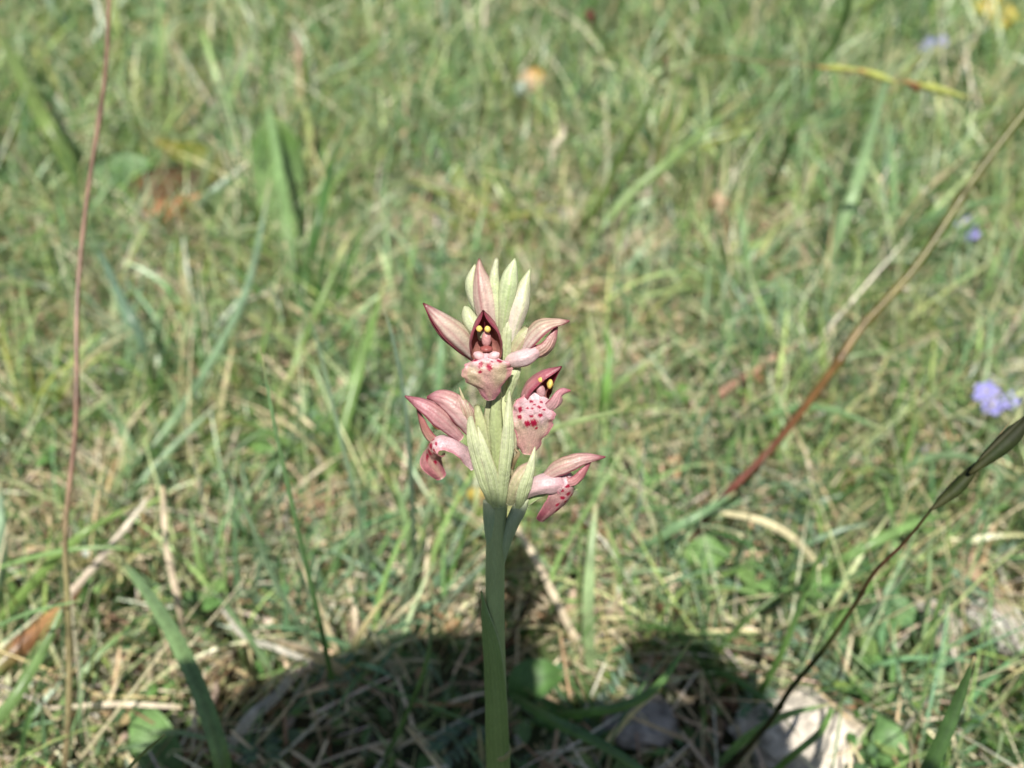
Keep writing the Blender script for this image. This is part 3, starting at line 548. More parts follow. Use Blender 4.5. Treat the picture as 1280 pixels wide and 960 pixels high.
# stones
def stone(label, px, py, wpx, hpx, seed, col=(.52, .47, .40), sink=.35):
    import bmesh
    d = dg(py); c = G(px, py); rx = wpx*d/F/2; ry = hpx*d/F/2
    bm = bmesh.new(); bmesh.ops.create_icosphere(bm, subdivisions=5, radius=1)
    for v in bm.verts:
        p = v.co.copy(); q = p+Vector((seed*7.1, seed*3.3, 0))
        k = 1+.30*mnoise.noise(q*1.3)+.13*mnoise.noise(q*3.1)+.06*mnoise.noise(q*8)
        cell = mnoise.voronoi(q*1.1)[0][0]; k -= .10*cell
        v.co = Vector((p.x*rx*k, p.y*ry*1.3*k, p.z*min(rx, ry)*.75*k))
    V = np.array([v.co for v in bm.verts]); f = np.array([[v.index for v in fc.verts] for fc in bm.faces]); bm.free()
    nn = np.array([mnoise.noise(Vector(p)*400) for p in V])
    n2 = np.array([mnoise.noise(Vector(p)*90+Vector((seed, 0, 0))) for p in V]); cc = np.array(col)[None]*.78*(1+.45*nn[:, None]); k2 = np.clip(n2*3-.2, 0, .75)[:, None]; cc = cc*(1-k2)+np.array((.26, .21, .14))*k2
    o = mesh_obj('stone', V+c, f, cc, M_STONE, None, c); o.location.z += min(rx, ry)*.30; tag(o, label, 'stone', 'pale stones in the turf'); return o
stone('large pale stone lying half shaded under the near stalk at bottom', 1003, 925, 165, 92, 1, (.60, .54, .46))
stone('whitish stone at the right edge of the photo, larger of the pair', 1243, 788, 76, 72, 2, (.60, .57, .52))
stone('pinkish white stone left of the larger whitish one', 1166, 790, 62, 62, 3, (.58, .53, .47))
stone('small grey white stone in the turf above the orchid', 700, 272, 46, 26, 4, (.50, .45, .41))
stone('flat grey stone half hidden in grass at the left', 180, 348, 52, 26, 5, (.50, .48, .42))
stone('small dusty stone behind the lowest right flower', 775, 305, 40, 22, 6, (.46, .38, .30))
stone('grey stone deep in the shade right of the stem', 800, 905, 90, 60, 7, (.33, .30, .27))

# small meadow flowers
def petal_flower(label, px, py, d, spx, col, cat, name, group, npet=5, tilt=.5, heads=((0, 0, 1),), stem=True, foot=None):
    c = P(px, py, d); base = G(px+(4 if foot is None else foot), py+30)
    t = thing(name, np.array((base[0], base[1], 0)), label, cat, group)
    if stem:
        base = np.array((base[0], base[1], 0.)); tube('stem', [base, (base+c)/2+np.array((.002, .001, .002)), c-np.array((0, 0, .0005))], [4e-4, 3.5e-4, 3e-4], S1((.14, .24, .07)), t, n=10, k=6)
    r = spx*d/F/2
    for hi, (dx, dy, ss) in enumerate(heads):
        cc = P(px+dx, py+dy, d-random.uniform(-.002, .002)); rr = r*ss
        nrm = unit(unit(CAMP-cc)+np.array((random.uniform(-tilt, tilt), random.uniform(-.2, .2), .5)))
        a1 = unit(np.cross(nrm, (0.3, .1, 1))); a2 = np.cross(nrm, a1)
        core = tube('flower_centre', [cc-nrm*rr*.3, cc, cc+nrm*rr*.15], [rr*.15, rr*.2, rr*.08], S1((.6, .55, .35) if cat != 'yellow flower' else (.6, .32, .02)), t, n=6, k=8)
        for q in range(npet):
            a = q*2*math.pi/npet+random.uniform(-.15, .15); dv = a1*math.cos(a)+a2*math.sin(a)
            L = rr*random.uniform(.85, 1.1); wdt = min(.42, 2.6/npet)*rr
            sheet('petal', [cc+dv*rr*.08, cc+dv*L*.45+nrm*rr*.1, cc+dv*L+nrm*rr*random.uniform(-.1, .15)], [wdt*.35, wdt, wdt*.45], S2(tuple(np.array(col)*1.15), col), core, nhint=nrm, cup=.15, n=6, k=5, mat=M_PETAL, seed=q+hi*9)
VI = (.34, .33, .72)
petal_flower('pair of violet blossoms at the right edge of the meadow, largest of the violet ones', 1238, 497, .33, 32, VI, 'violet flower', 'violet_flower', 'violet flowers in the meadow', heads=((-5, -8, 1), (2, 10, .95), (24, 4, .8)))
petal_flower('small violet blossom near the red and olive stalk top', 1211, 286, .46, 25, (.28, .26, .70), 'violet flower', 'violet_flower', 'violet flowers in the meadow', heads=((-3, -4, 1), (5, 7, .8)))
petal_flower('tiny violet blossom below the pair', 1154, 560, .34, 14, VI, 'violet flower', 'violet_flower', 'violet flowers in the meadow')
petal_flower('faint violet blossoms near the top edge above the level spikelets', 1162, 55, .7, 22, (.26, .28, .62), 'violet flower', 'violet_flower', 'violet flowers in the meadow', heads=((-3, 1, 1), (16, -4, .8)))
petal_flower('upper yellow flower in the top right corner', 1235, 5, .8, 34, (.56, .46, .06), 'yellow flower', 'yellow_flower', 'yellow flowers in the top right corner', npet=9)
petal_flower('lower yellow flower in the top right corner', 1256, 23, .78, 36, (.56, .45, .06), 'yellow flower', 'yellow_flower', 'yellow flowers in the top right corner', npet=9)
def closed_head():
    d = .62; b = G(645, 125)
    t = thing('yellow_flower_bud', b, 'closed orange yellow flower head with a grey green cup above the centre', 'flower bud')
    tube('stem', [b, P(642, 122, d+.01), P(648, 114, d)], [5e-4, 4e-4, 5e-4], S1((.18, .24, .14)), t, n=10)
    tube('cup', [P(644, 118, d), P(651, 112, d), P(658, 106, d)], [8*d/F, 9*d/F, 8*d/F], S1((.26, .33, .26)), t, n=8, k=10)
    for q in range(9):
        a = q*.7; o = np.array((math.cos(a)*5, math.sin(a)*5))
        sheet('petal', [P(655+o[0]*.6, 108+o[1]*.6, d), P(664+o[0]*1.3, 100+o[1]*1.3, d-.002*math.sin(a)), P(674+o[0]*.8, 89+o[1]*.8, d)], [4*d/F, 7*d/F, 3*d/F], [(0, (.62, .48, .32)), (.6, (.66, .50, .32)), (1, (.62, .36, .05))], t, cup=.3, n=8, k=5, mat=M_PETAL, seed=q)
closed_head()

# ------------------------------------------------------------------ the orchid
SD = lambda py: float(np.interp(py, [320, 480, 630, 960, 1300], [.125, .130, .137, .155, .180]))
def OP(x, y, z): d = SD(y); return P(x, y, d - z*.13/F)
K = .13/F                                  # one photo pixel at the flowers, in metres
orchid = thing('orchid', ORCH_BASE, 'pink and green bug orchid in bloom with spotted lips, standing in the centre', 'orchid')

def arcloft(name, pts, rad, alpha, n_, colf, parent, nt=30, ku=33, th=1.3, mat=None, wob=.04, seed=0, flat=1.0, ridge=.028):
    """a shell of partial round section along a spine; rad in photo pixels; open on the side away from n_"""
    C = spline([OP(*p) for p in pts], nt); t = np.linspace(0, 1, nt); r = np.maximum(spline(rad, nt)[:, :1], .5)*K; al = spline(alpha, nt)[:, :1]
    T = unit(np.gradient(C, axis=0)); nh = nv(*n_); S = unit(np.cross(T, np.broadcast_to(nh, T.shape))); Nn = np.cross(S, T)
    Nn = Nn*np.sign((Nn*nh).sum(1, keepdims=True)+1e-9)
    u = np.linspace(-1, 1, ku); r2 = np.random.default_rng(seed+5); ph = r2.uniform(0, 6, 6)
    tt, uu = np.meshgrid(t, u, indexing='ij')
    wb = 1+wob*(np.sin(5*tt+3*uu+ph[0])+.6*np.sin(11*tt-4*uu+ph[1])+.5*np.sin(23*tt+7*uu+ph[2])*abs(uu)**2)
    keel = 1+.10*np.exp(-(uu/.10)**2)*np.sin(np.pi*np.clip(tt*1.1, 0, 1))
    keel = keel+ridge*np.cos(2*np.pi*3.5*uu+.8*np.sin(4*tt+ph[3]))*np.sin(np.pi*tt)+ridge*.6*np.sin(31*tt+9*uu+ph[4])*np.sin(13*uu+ph[5])
    def lay(dr):
        rr = np.maximum(r*wb*keel-dr*(1-.6*abs(uu)**4), .05*K)
        return C[:, None]+S[:, None]*(rr*np.sin(uu*al)*flat)[..., None]+Nn[:, None]*(rr*np.cos(uu*al))[..., None]
    thk = np.minimum(th*K, r*.35)
    A, Bk = lay(0), lay(thk); k = ku; n = nt
    idx = np.arange(n*k).reshape(n, k); q = lambda i: np.stack([i[:-1, :-1], i[:-1, 1:], i[1:, 1:], i[1:, :-1]], -1).reshape(-1, 4)
    ring = np.concatenate([idx[0, :-1], idx[:-1, -1], idx[-1, :0:-1], idx[:0:-1, 0]]); rn = np.roll(ring, -1)
    f = np.vstack([q(idx), q(idx+n*k)[:, ::-1], np.stack([ring, rn, rn+n*k, ring+n*k], -1)])
    c = np.vstack([colf(tt, uu, 0).reshape(-1, 3), colf(tt, uu, 1).reshape(-1, 3)])
    o = mesh_obj(name, np.vstack([A.reshape(-1, 3), Bk.reshape(-1, 3)]), f, np.clip(c, .005, .9), mat or M_PETAL, parent)
    return o
def lerp(a, b, x): x = np.clip(x, 0, 1)[..., None]; return np.asarray(a)*(1-x)+np.asarray(b)*x
MAR, PNK, PAL, WHT, OLV, GRN, CRM = (.20, .035, .055), (.52, .20, .23), (.62, .38, .38), (.78, .64, .66), (.40, .36, .20), (.42, .50, .24), (.62, .62, .40)
def vein(t, u, m=5, w=.05): return np.exp(-((((u*m) % 1)-.5)/(w*m))**2)
def hoodcol(base=(.70, .50, .52), mid=(.52, .27, .26), tip=MAR, inner=(.24, .05, .07), green=.35):
    def f(t, u, inn):
        if inn: 
            c = lerp((.50, .26, .20), inner, t*1.6); return lerp(c, (.22, .025, .05), np.clip(t*2.4-1.0, 0, 1))
        c = lerp(base, mid, t*1.6-.1)
        c = lerp(c, (.45, .42, .25), green*np.sin(np.pi*np.clip(t*1.2, 0, 1))*(1-abs(u)))
        c = lerp(c, tip, np.clip((t-.82)*6, 0, 1))
        c = lerp(c, (.30, .04, .08), np.clip((abs(u)-.84)*10, 0, 1)*.95)
        c = lerp(c, (.42, .15, .16), np.exp(-(u/.05)**2)*.7)
        return lerp(c, (.42, .13, .16), .45*vein(t, u, 3.5, .045))
    return f
def budcol(base, mid, tip, line=(.45, .22, .22), la=.5):
    def f(t, u, inn):
        c = lerp(base, mid, t*2); c = lerp(c, tip, t*2-1)
        return lerp(c, line, la*(np.exp(-(u/.05)**2)+.5*vein(t, u, 3, .06)))
    return f
def bractcol(base=(.50, .57, .33), tip=(.68, .68, .52), edge=(.68, .56, .48)):
    def f(t, u, inn):
        c = lerp(base, tip, t); c = lerp(c, (.42, .50, .24), .45*vein(t, u, 3.0, .06)); c = lerp(c, (.34, .42, .17), .5*np.exp(-(u/.06)**2))
        return lerp(c, edge, np.clip((abs(u)-.8)*5, 0, 1)*.7)
    return f
def lipsheet(name, pts, ws, n_, colf, parent, cup=.25, wave=.08, seed=0, n=64, k=49, nhs=None):
    Wp = [OP(*p) for p in pts]
    return sheet(name, Wp, [x*K for x in ws], None, parent, nhint=(nv(*n_) if nhs is None else None), cup=cup, n=n, k=k, mat=M_PETAL, wave=wave, colf=colf, th=.00018, seed=seed, ragged=.045)
def lipcol(spots, white=.25, rim=(.60, .24, .29), body=(.48, .39, .27), tipc=(.56, .24, .31), band=.65):
    def f(t, u, inn):
        wob = .06*np.sin(9*u+4*t)+.04*np.sin(23*u-9*t)
        c = lerp((.66, .47, .51), body, (t-white)/.20+wob*3)
        c = lerp(c, (.62, .34, .36), band*np.exp(-((u-.05)/.30)**2)*np.clip((t-white)*4, 0, 1))
        c = lerp(c, tipc, (t-.66)/.25+wob)
        c = lerp(c, body, .6*np.exp(-(u/.35)**2)*np.clip((t-.72)*6, 0, 1))
        c = lerp(c, rim, np.clip((abs(u)+wob-.80)*7, 0, 1)*np.clip(t*6, 0, 1)*.9)
        g = np.random.default_rng(int(white*1000)).normal(0, 1, t.shape); c = c*(1+.11*g)[..., None]
        if not inn:
            for st, su, rt, ru in spots:
                d = np.sqrt(((t-st)/rt)**2+((u-su)/ru)**2)*.92+.16*np.sin(60*t+40*u)+.10*np.sin(95*t-71*u); c = lerp(c, (.36, .008, .05), np.clip((1.15-d)*2.4, 0, 1))
        return c
    return f
def ball(name, x, y, z, rx, ry, col, parent, ang=0, mat=None):
    ca, sa = math.cos(ang), math.sin(ang)
    a = OP(x-sa*ry, y-ca*ry, z); b = OP(x+sa*ry, y+ca*ry, z); m = (a+b)/2
    return tube(name, [a, a*.75+b*.25, m, a*.25+b*.75, b], [rx*.35*K, rx*.88*K, rx*K, rx*.88*K, rx*.35*K], S1(col), parent, n=12, k=12, mat=mat or M_PETAL)
YEL = (.85, .68, .20)

def build_orchid():
    # stem and sheath
    st = tube('stem', [OP(627, 375, -10), OP(628, 420, -11), OP(630, 480, -12), OP(626, 560, -10), OP(622, 632, -3), OP(619, 700, 0), OP(619, 780, 0), OP(621, 860, 0), OP(624, 960, 0), OP(626, 1060, 0), ORCH_BASE-np.array((0, 0, .002))],
              [x*K for x in (4, 6, 8, 10, 13, 13, 13.2, 14, 16.3, 17, 18)], [(0, (.55, .60, .34)), (.35, (.52, .56, .33)), (.40, (.31, .39, .21)), (.60, (.26, .35, .16)), (.8, (.24, .30, .12)), (1, (.28, .31, .12))], orchid, n=90, k=28, mat=M_STEM, ribs=.012)
    def sh(t, u, inn):
        c = lerp((.19, .27, .08), (.15, .25, .09), t); c = lerp(c, (.09, .17, .05), .55*vein(t, u, 6, .03)); return lerp(c, (.38, .46, .28), np.clip((abs(u)-.9)*9, 0, 1))
    arcloft('sheath', [(625, 1040, 1), (622, 935, 1), (620, 860, 1), (617, 800, 1), (613, 765, 2), (603, 737, 5)], [18.6, 17.7, 16.2, 15.6, 13, 1.5], [2.9, 2.6, 2.2, 1.6, 1.0, .5], (-.75, 0, .6), sh, orchid, nt=50, ku=37, mat=M_STEM, wob=.008)
    ring = tube('node', [OP(623.5, 934, 0), OP(623.7, 938, 0), OP(624, 942, 0)], [17.6*K, 18.5*K, 17.6*K], S1((.27, .26, .12)), orchid, n=6, k=28, mat=M_STEM)
    # grey green swollen foot of the right bract, joining the stem
    tube('ovary', [OP(654, 622, 2), OP(648, 638, 3), OP(640, 655, 4), OP(630, 685, 2), OP(624, 720, -6)], [8*K, 10*K, 9*K, 7*K, 3*K], [(0, (.52, .56, .36)), (.3, (.30, .37, .26)), (1, (.27, .38, .22))], orchid, n=24, k=14, mat=M_STEM)
    tube('ovary', [OP(612, 626, 2), OP(613, 640, 3), OP(614, 665, 3), OP(618, 705, -2)], [9*K, 10*K, 9*K, 6*K], [(0, (.52, .56, .34)), (.4, (.28, .38, .24)), (1, (.27, .38, .22))], orchid, n=24, k=14, mat=M_STEM)

    # ---- buds at the top
    def bud(pts, rad, col, n_=(.3, 0, 1), al=3.0, seed=0, flat=1): return arcloft('bud', pts, [x*.98 for x in rad], [al]*2, n_, col, orchid, nt=26, ku=25, seed=seed, flat=flat, wob=.03)
    gp = budcol((.70, .72, .56), (.60, .66, .44), (.62, .66, .44), (.40, .48, .22), .4)
    bud([(616, 430, -16), (611, 405, -9), (607, 380, -7), (603, 357, -8), (600, 340, -10), (599, 323, -12)], [5, 11, 15, 13, 7, 1.2], budcol((.80, .66, .62), (.70, .58, .50), (.40, .26, .20), (.36, .12, .14), .75), (-.35, -.1, 1), seed=1)
    bud([(599, 392, -16), (591, 368, -14), (589, 350, -14), (594, 330, -14)], [5, 8, 7, 1], gp, seed=2)
    bud([(625, 415, -12), (621, 384, -7), (618, 360, -7), (618, 342, -8), (621, 322, -9)], [5, 9, 8.5, 5.5, 2], budcol((.70, .72, .52), (.60, .66, .42), (.66, .68, .50), (.42, .52, .24), .45), (.2, 0, 1), seed=3)
    bud([(627, 425, -8), (630, 395, -2), (634, 368, -1), (638, 345, -2), (644, 323, -4)], [3, 8, 11.5, 10, 1.2], budcol((.68, .70, .50), (.60, .68, .42), (.66, .72, .50), (.36, .50, .18), .6), (.15, 0, 1), seed=4)
    bud([(638, 440, -8), (641, 412, -5), (648, 385, -4), (654, 362, -5), (663, 335, -8)], [3, 9, 12.5, 9, 1], budcol((.82, .74, .70), (.76, .70, .62), (.54, .60, .36), (.48, .56, .28), .6), (.45, 0, 1), seed=5)
    bud([(604, 428, -8), (596, 412, -5), (588, 400, -5), (583, 388, -5), (580, 383, -5)], [5, 10, 10, 6, 1], gp, seed=6)
    bud([(636, 450, -8), (648, 430, -4), (657, 418, -4), (661, 409, -4)], [6, 10, 10, 6], budcol((.56, .52, .34), (.52, .54, .32), (.46, .50, .28)), (.3, 0, 1), seed=7)

    # ---- flower A: centre front, seen face on
    fA = arcloft('flower', [(608, 456, 12), (608, 440, 16), (607, 422, 19), (605.5, 405, 21), (604, 388, 30)], [13, 19.5, 19, 13, 1], [1.8, 1.9, 2.0, 2.25, 2.9], (0, 0, -1), hoodcol(base=(.66, .46, .42), mid=(.42, .13, .16)), orchid, nt=40, ku=37, seed=10, wob=.02)
    ball('column', 608, 424, 22, 6, 10, (.62, .32, .32), fA); ball('stigma', 608, 436, 24, 8, 4, (.40, .12, .11), fA)
    ball('pollen_sac', 599, 411, 30, 4.0, 3.6, YEL, fA, 1.5); ball('pollen_sac', 609.5, 411.5, 30, 3.8, 4.0, YEL, fA, .3)
    ball('throat_lobe', 599, 445, 28, 5.5, 7.5, (.72, .50, .52), fA, 1.1); ball('throat_lobe', 617, 445, 28, 5.5, 7.5, (.76, .54, .56), fA, 2.0)
    lipsheet('lip', [(608, 442, 26), (608, 452, 34), (609, 466, 37), (611, 483, 32), (613, 500, 23)], [11, 15, 22, 27, 29.5, 30, 29.5, 26, 14.5, 13, 6], (0, -.1, 1), lipcol([(.24, -.62, .045, .13), (.38, -.10, .085, .12), (.32, .26, .07, .10), (.18, .62, .045, .16), (.47, .28, .03, .07), (.13, -.2, .02, .08), (.26, -.25, .025, .06), (.08, .25, .02, .06)], white=.22), fA, cup=.26, wave=.10, seed=1)
    arcloft('spur', [(610, 452, 14), (618, 470, 10), (622, 495, -4), (624, 520, -10)], [10, 9, 7, 3], [3.1]*2, (0, .2, 1), budcol((.66, .56, .50), (.58, .56, .40), (.52, .54, .34)), fA, seed=11)

    # ---- flower B: right, turned a little away
    fB = arcloft('flower', [(664, 512, -10), (668, 500, -7), (674, 486, -3), (684, 472, 2), (702, 458, 8)], [12, 18, 18, 11.5, 1], [1.8, 1.9, 2.0, 2.3, 2.9], (-.55, -.35, -.75), hoodcol(base=(.62, .40, .40), mid=(.46, .16, .20)), orchid, nt=44, ku=49, seed=12, wob=.015)
    ball('column', 676, 489, 2, 6, 9, (.60, .34, .36), fB, .2); ball('pollen_sac', 676, 475, 9, 4.2, 3.4, YEL, fB, 1.3); ball('pollen_sac', 687.5, 480, 10, 6.2, 3.6, YEL, fB, 1.4)
    arcloft('sepal', [(678, 512, -6), (690, 500, 0), (699, 490, 1), (713, 488, -3)], [8, 12, 7, 1], [1.3, 1.2, 1.2, 2], (.6, .3, .7), hoodcol(base=(.68, .46, .48), mid=(.56, .28, .32), tip=(.42, .10, .14), green=.1), fB, seed=13)
    lipsheet('lip', [(676, 494, 6), (671, 506, 12), (667, 522, 14), (664, 543, 10), (659, 568, 3)], [12, 16, 21, 24, 26, 27, 27, 26, 23, 17, 15, 7], (.1, 0, 1), lipcol([(.58, -.04, .055, .18), (.60, .26, .045, .14), (.44, -.28, .035, .12), (.48, .12, .022, .09), (.53, .62, .03, .09), (.66, -.2, .018, .07), (.28, -.15, .028, .12), (.42, .68, .05, .09), (.22, .35, .025, .10), (.26, .12, .018, .07), (.36, .40, .018, .07), (.31, -.42, .02, .08), (.15, -.2, .025, .12), (.34, .15, .016, .06)], white=.46, body=(.54, .42, .33), tipc=(.60, .34, .33), band=.3), fB, cup=.24, wave=.11, seed=2)
    arcloft('spur', [(664, 508, -10), (652, 530, -12), (642, 560, -12), (636, 590, -8)], [9, 8, 7, 3], [3.1]*2, (0, .2, 1), budcol((.62, .48, .46), (.52, .50, .34), (.46, .48, .28)), fB, seed=14)

    # ---- flower C: upper left, pointed, in side view
    fC = arcloft('flower', [(598, 452, -18), (588, 438, -13), (571, 419, -5), (552, 402, 0), (529, 379, 6)], [6, 11, 15.5, 12, 1], [3.05, 3.05, 3.05, 3.0, 3.05], (.62, -.62, -.45), hoodcol(base=(.82, .70, .70), mid=(.66, .52, .45), green=1.1), orchid, nt=44, ku=49, seed=15)

    # ---- flower D: upper right, beak pointing right
    fD = arcloft('flower', [(655, 440, -2), (668, 424, 2), (682, 412, 4), (695, 405, 4), (712, 401, 4)], [6, 13, 13.5, 7, 1], [2.0, 1.9, 1.75, 1.9, 2.8], (-.35, -.85, .25), hoodcol(base=(.80, .66, .65), mid=(.64, .50, .40), green=.8), orchid, nt=44, ku=49, seed=16)
    arcloft('sepal', [(662, 441, -2), (675, 436, 1), (686, 426, 2), (696, 408, 1)], [7, 11, 9, 2], [1.4, 1.3, 1.2, 1.6], (.3, .6, .7), hoodcol(base=(.66, .46, .44), mid=(.50, .28, .26), tip=(.34, .08, .12), green=.5), fD, seed=17)
    arcloft('lip', [(630, 452, -2), (642, 450, 4), (656, 446, 6), (668, 440, 5), (676, 436, 2)], [6, 10, 11, 9, 5], [3.1]*2, (0, .2, 1), budcol((.66, .54, .52), (.68, .54, .56), (.58, .36, .38), (.55, .36, .38), .3), fD, seed=18)
    
    # ---- flower E: left, hood over a drooping spotted lip
    fE = arcloft('flower', [(575, 548, 0), (562, 536, 4), (547, 522, 7), (530, 508, 7), (506, 495, 5)], [6, 10, 13, 10, 1], [1.9, 1.9, 2.0, 2.0, 2.9], (.60, -.72, .5), hoodcol(base=(.66, .38, .42), mid=(.52, .25, .29), green=.35), orchid, nt=44, ku=49, seed=19)
    arcloft('sepal', [(556, 552, -4), (543, 546, -2), (533, 532, -1), (522, 510, 0)], [6, 9, 8, 2], [1.4, 1.3, 1.2, 1.4], (-.6, .3, .6), hoodcol(base=(.60, .38, .32), mid=(.42, .18, .16), green=.3), fE, seed=20)
    ball('pollen_sac', 545, 531, 5, 4.5, 7, (.80, .55, .18), fE, .7)
    lipsheet('lip', [(596, 582, 0), (582, 562, 8), (566, 551, 13), (550, 548, 14), (538, 556, 12), (538, 572, 9), (553, 598, 2)], [9, 12, 13, 14, 17, 19, 17, 7], (-.35, -.75, .6), lipcol([(.66, -.2, .035, .25), (.70, .35, .03, .2), (.76, -.1, .035, .3), (.60, .2, .02, .15), (.82, .25, .02, .2), (.56, -.4, .018, .15), (.64, -.65, .02, .15), (.88, -.2, .02, .12), (.72, -.6, .025, .10), (.84, .35, .02, .1)], white=.56, body=(.54, .40, .30), tipc=(.40, .14, .17)), fE, cup=.55, wave=.10, seed=3, nhs=None)
    # ---- flower F: a second hood behind E
    fF = arcloft('flower', [(592, 540, -4), (580, 520, -1), (566, 506, 0), (550, 497, -2), (534, 497, -6)], [10, 16, 15, 10, 2], [2.4, 2.3, 2.3, 2.4, 2.9], (.45, -.8, .45), hoodcol(base=(.74, .56, .56), mid=(.54, .29, .31), green=.4), orchid, nt=44, ku=49, seed=21)
    arcloft('sepal', [(588, 530, 4), (583, 514, 8), (578, 503, 7), (572, 493, 3)], [8, 9, 6, 1], [1.2]*2, (-.2, -.2, 1), hoodcol(base=(.62, .52, .36), mid=(.56, .42, .36), tip=(.42, .24, .22), green=.4), fF, seed=22)
    # ---- flower G: lowest right
    fG = arcloft('flower', [(682, 596, -2), (696, 588, 2), (712, 581, 4), (731, 574, 4), (757, 571, 3)], [6, 11, 12, 8, 1], [2.0, 2.0, 2.0, 2.1, 2.9], (-.25, -.85, .4), hoodcol(base=(.70, .50, .48), mid=(.54, .34, .33), green=.6), orchid, nt=44, ku=49, seed=23)
    arcloft('sepal', [(700, 598, -1), (713, 600, 2), (724, 592, 2), (738, 576, 2)], [6, 9, 8, 2], [1.4, 1.3, 1.2, 1.4], (.35, .5, .7), hoodcol(base=(.60, .36, .36), mid=(.46, .18, .20), tip=(.34, .08, .12), green=.1), fG, seed=24)
    arcloft('spur', [(645, 625, -4), (658, 614, 0), (676, 606, 4), (692, 604, 4), (705, 606, 3)], [6, 10, 13, 14, 9], [3.1]*2, (0, .2, 1), budcol((.58, .46, .40), (.66, .50, .52), (.58, .36, .40), (.5, .28, .32), .3), fG, seed=25)
    lipsheet('lip', [(700, 600, 8), (710, 605, 12), (709, 617, 12), (698, 632, 9), (676, 652, 2)], [12, 16, 17, 17, 15, 7], (.55, .1, .8), lipcol([(.3, .1, .05, .25), (.42, .5, .05, .15), (.5, -.1, .04, .2), (.6, .2, .03, .2), (.66, -.3, .025, .14), (.74, .15, .03, .10), (.55, -.6, .03, .15), (.8, -.25, .02, .12)], white=.22, body=(.46, .28, .27), tipc=(.27, .07, .10)), fG, cup=.6, wave=.12, seed=4)

    # ---- bracts and ovaries, pale yellow green
    def br(pts, rad, n_=(0, 0, 1), al=(1.2, 1.1, 1.1, 1.6), col=None, seed=0, name='bract'): return arcloft(name, pts, [x*.80 for x in rad], list(al), n_, col or bractcol(), orchid, nt=44, ku=33, th=1.0, mat=M_PALE, wob=.05, seed=seed, ridge=.05)
    br([(619, 632, 4), (607, 596, 12), (593, 552, 15), (584, 502, 11)], [9, 14, 11, 1], (-.2, 0, 1), seed=30)
    br([(621, 632, 8), (616, 600, 17), (606, 566, 19), (597, 532, 14)], [8, 12, 9, 1], (.1, 0, 1), col=bractcol(edge=(.58, .38, .30)), seed=31)
    br([(626, 632, 8), (629, 592, 17), (634, 545, 18), (637, 486, 8)], [7, 11, 12, 1], (.2, 0, 1), seed=32)
    br([(648, 632, 6), (654, 608, 14), (661, 588, 14), (669, 558, 6)], [8, 12, 9, 1], (.3, 0, 1), seed=33)
    br([(616, 610, -2), (606, 565, 4), (600, 530, 4), (596, 506, 0)], [10, 12, 10, 4], (0, 0, 1), al=(3.1, 3.1, 3.1, 3.1), col=bractcol((.58, .60, .36), (.56, .56, .34), (.6, .6, .4)), seed=34, name='ovary')
    br([(610, 600, -4), (611, 560, -2), (612, 525, -3), (613, 500, -6)], [9, 12, 11, 6], (0, 0, 1), al=(3.1, 3.1, 3.1, 3.1), col=bractcol((.50, .54, .32), (.50, .46, .32), (.6, .6, .4)), seed=43, name='ovary')
    br([(622, 620, -2), (622, 570, 6), (620, 530, 6), (622, 488, 2)], [9, 11, 11, 6], (0, 0, 1), al=(3.1, 3.1, 3.1, 3.1), col=bractcol((.52, .58, .32), (.46, .50, .28), (.6, .6, .4)), seed=35, name='ovary')
    br([(636, 628, 0), (646, 604, 6), (655, 590, 4), (664, 580, 0)], [9, 14, 12, 6], (0, 0, 1), al=(3.1, 3.1, 3.1, 3.1), col=bractcol((.60, .56, .38), (.62, .44, .38), (.6, .5, .4)), seed=36, name='ovary')
    br([(630, 610, -6), (636, 575, -2), (640, 540, -2), (648, 500, -6)], [8, 11, 11, 6], (0, 0, 1), al=(3.1, 3.1, 3.1, 3.1), col=bractcol((.55, .52, .34), (.60, .50, .40), (.6, .5, .4)), seed=37, name='ovary')
    br([(652, 636, -6), (670, 622, -4), (692, 613, -4), (722, 612, -8)], [4, 8, 7, 1], (0, -.6, .8), col=bractcol((.32, .42, .20), (.40, .48, .24)), seed=38)
    br([(634, 500, -4), (640, 475, -2), (645, 462, -2), (646, 446, -4)], [6, 9, 8, 1], (.3, 0, 1), seed=39)
    br([(628, 470, -4), (632, 440, 0), (634, 415, 0), (636, 396, -2)], [6, 9, 8, 2], (0, 0, 1), seed=40)
    br([(598, 530, 2), (588, 515, 6), (580, 500, 8), (574, 484, 6)], [4, 5, 3, .6], (-.2, 0, 1), col=bractcol((.5, .42, .26), (.62, .52, .38)), seed=41)
    # brown shrivelled scrap between the lower bracts
    br([(640, 585, 6), (644, 574, 9), (648, 566, 8), (642, 560, 6)], [2, 4, 3, 1], (.2, 0, 1), col=bractcol((.22, .12, .08), (.30, .18, .12), (.2, .1, .08)), seed=42, name='dry_scrap')
build_orchid()

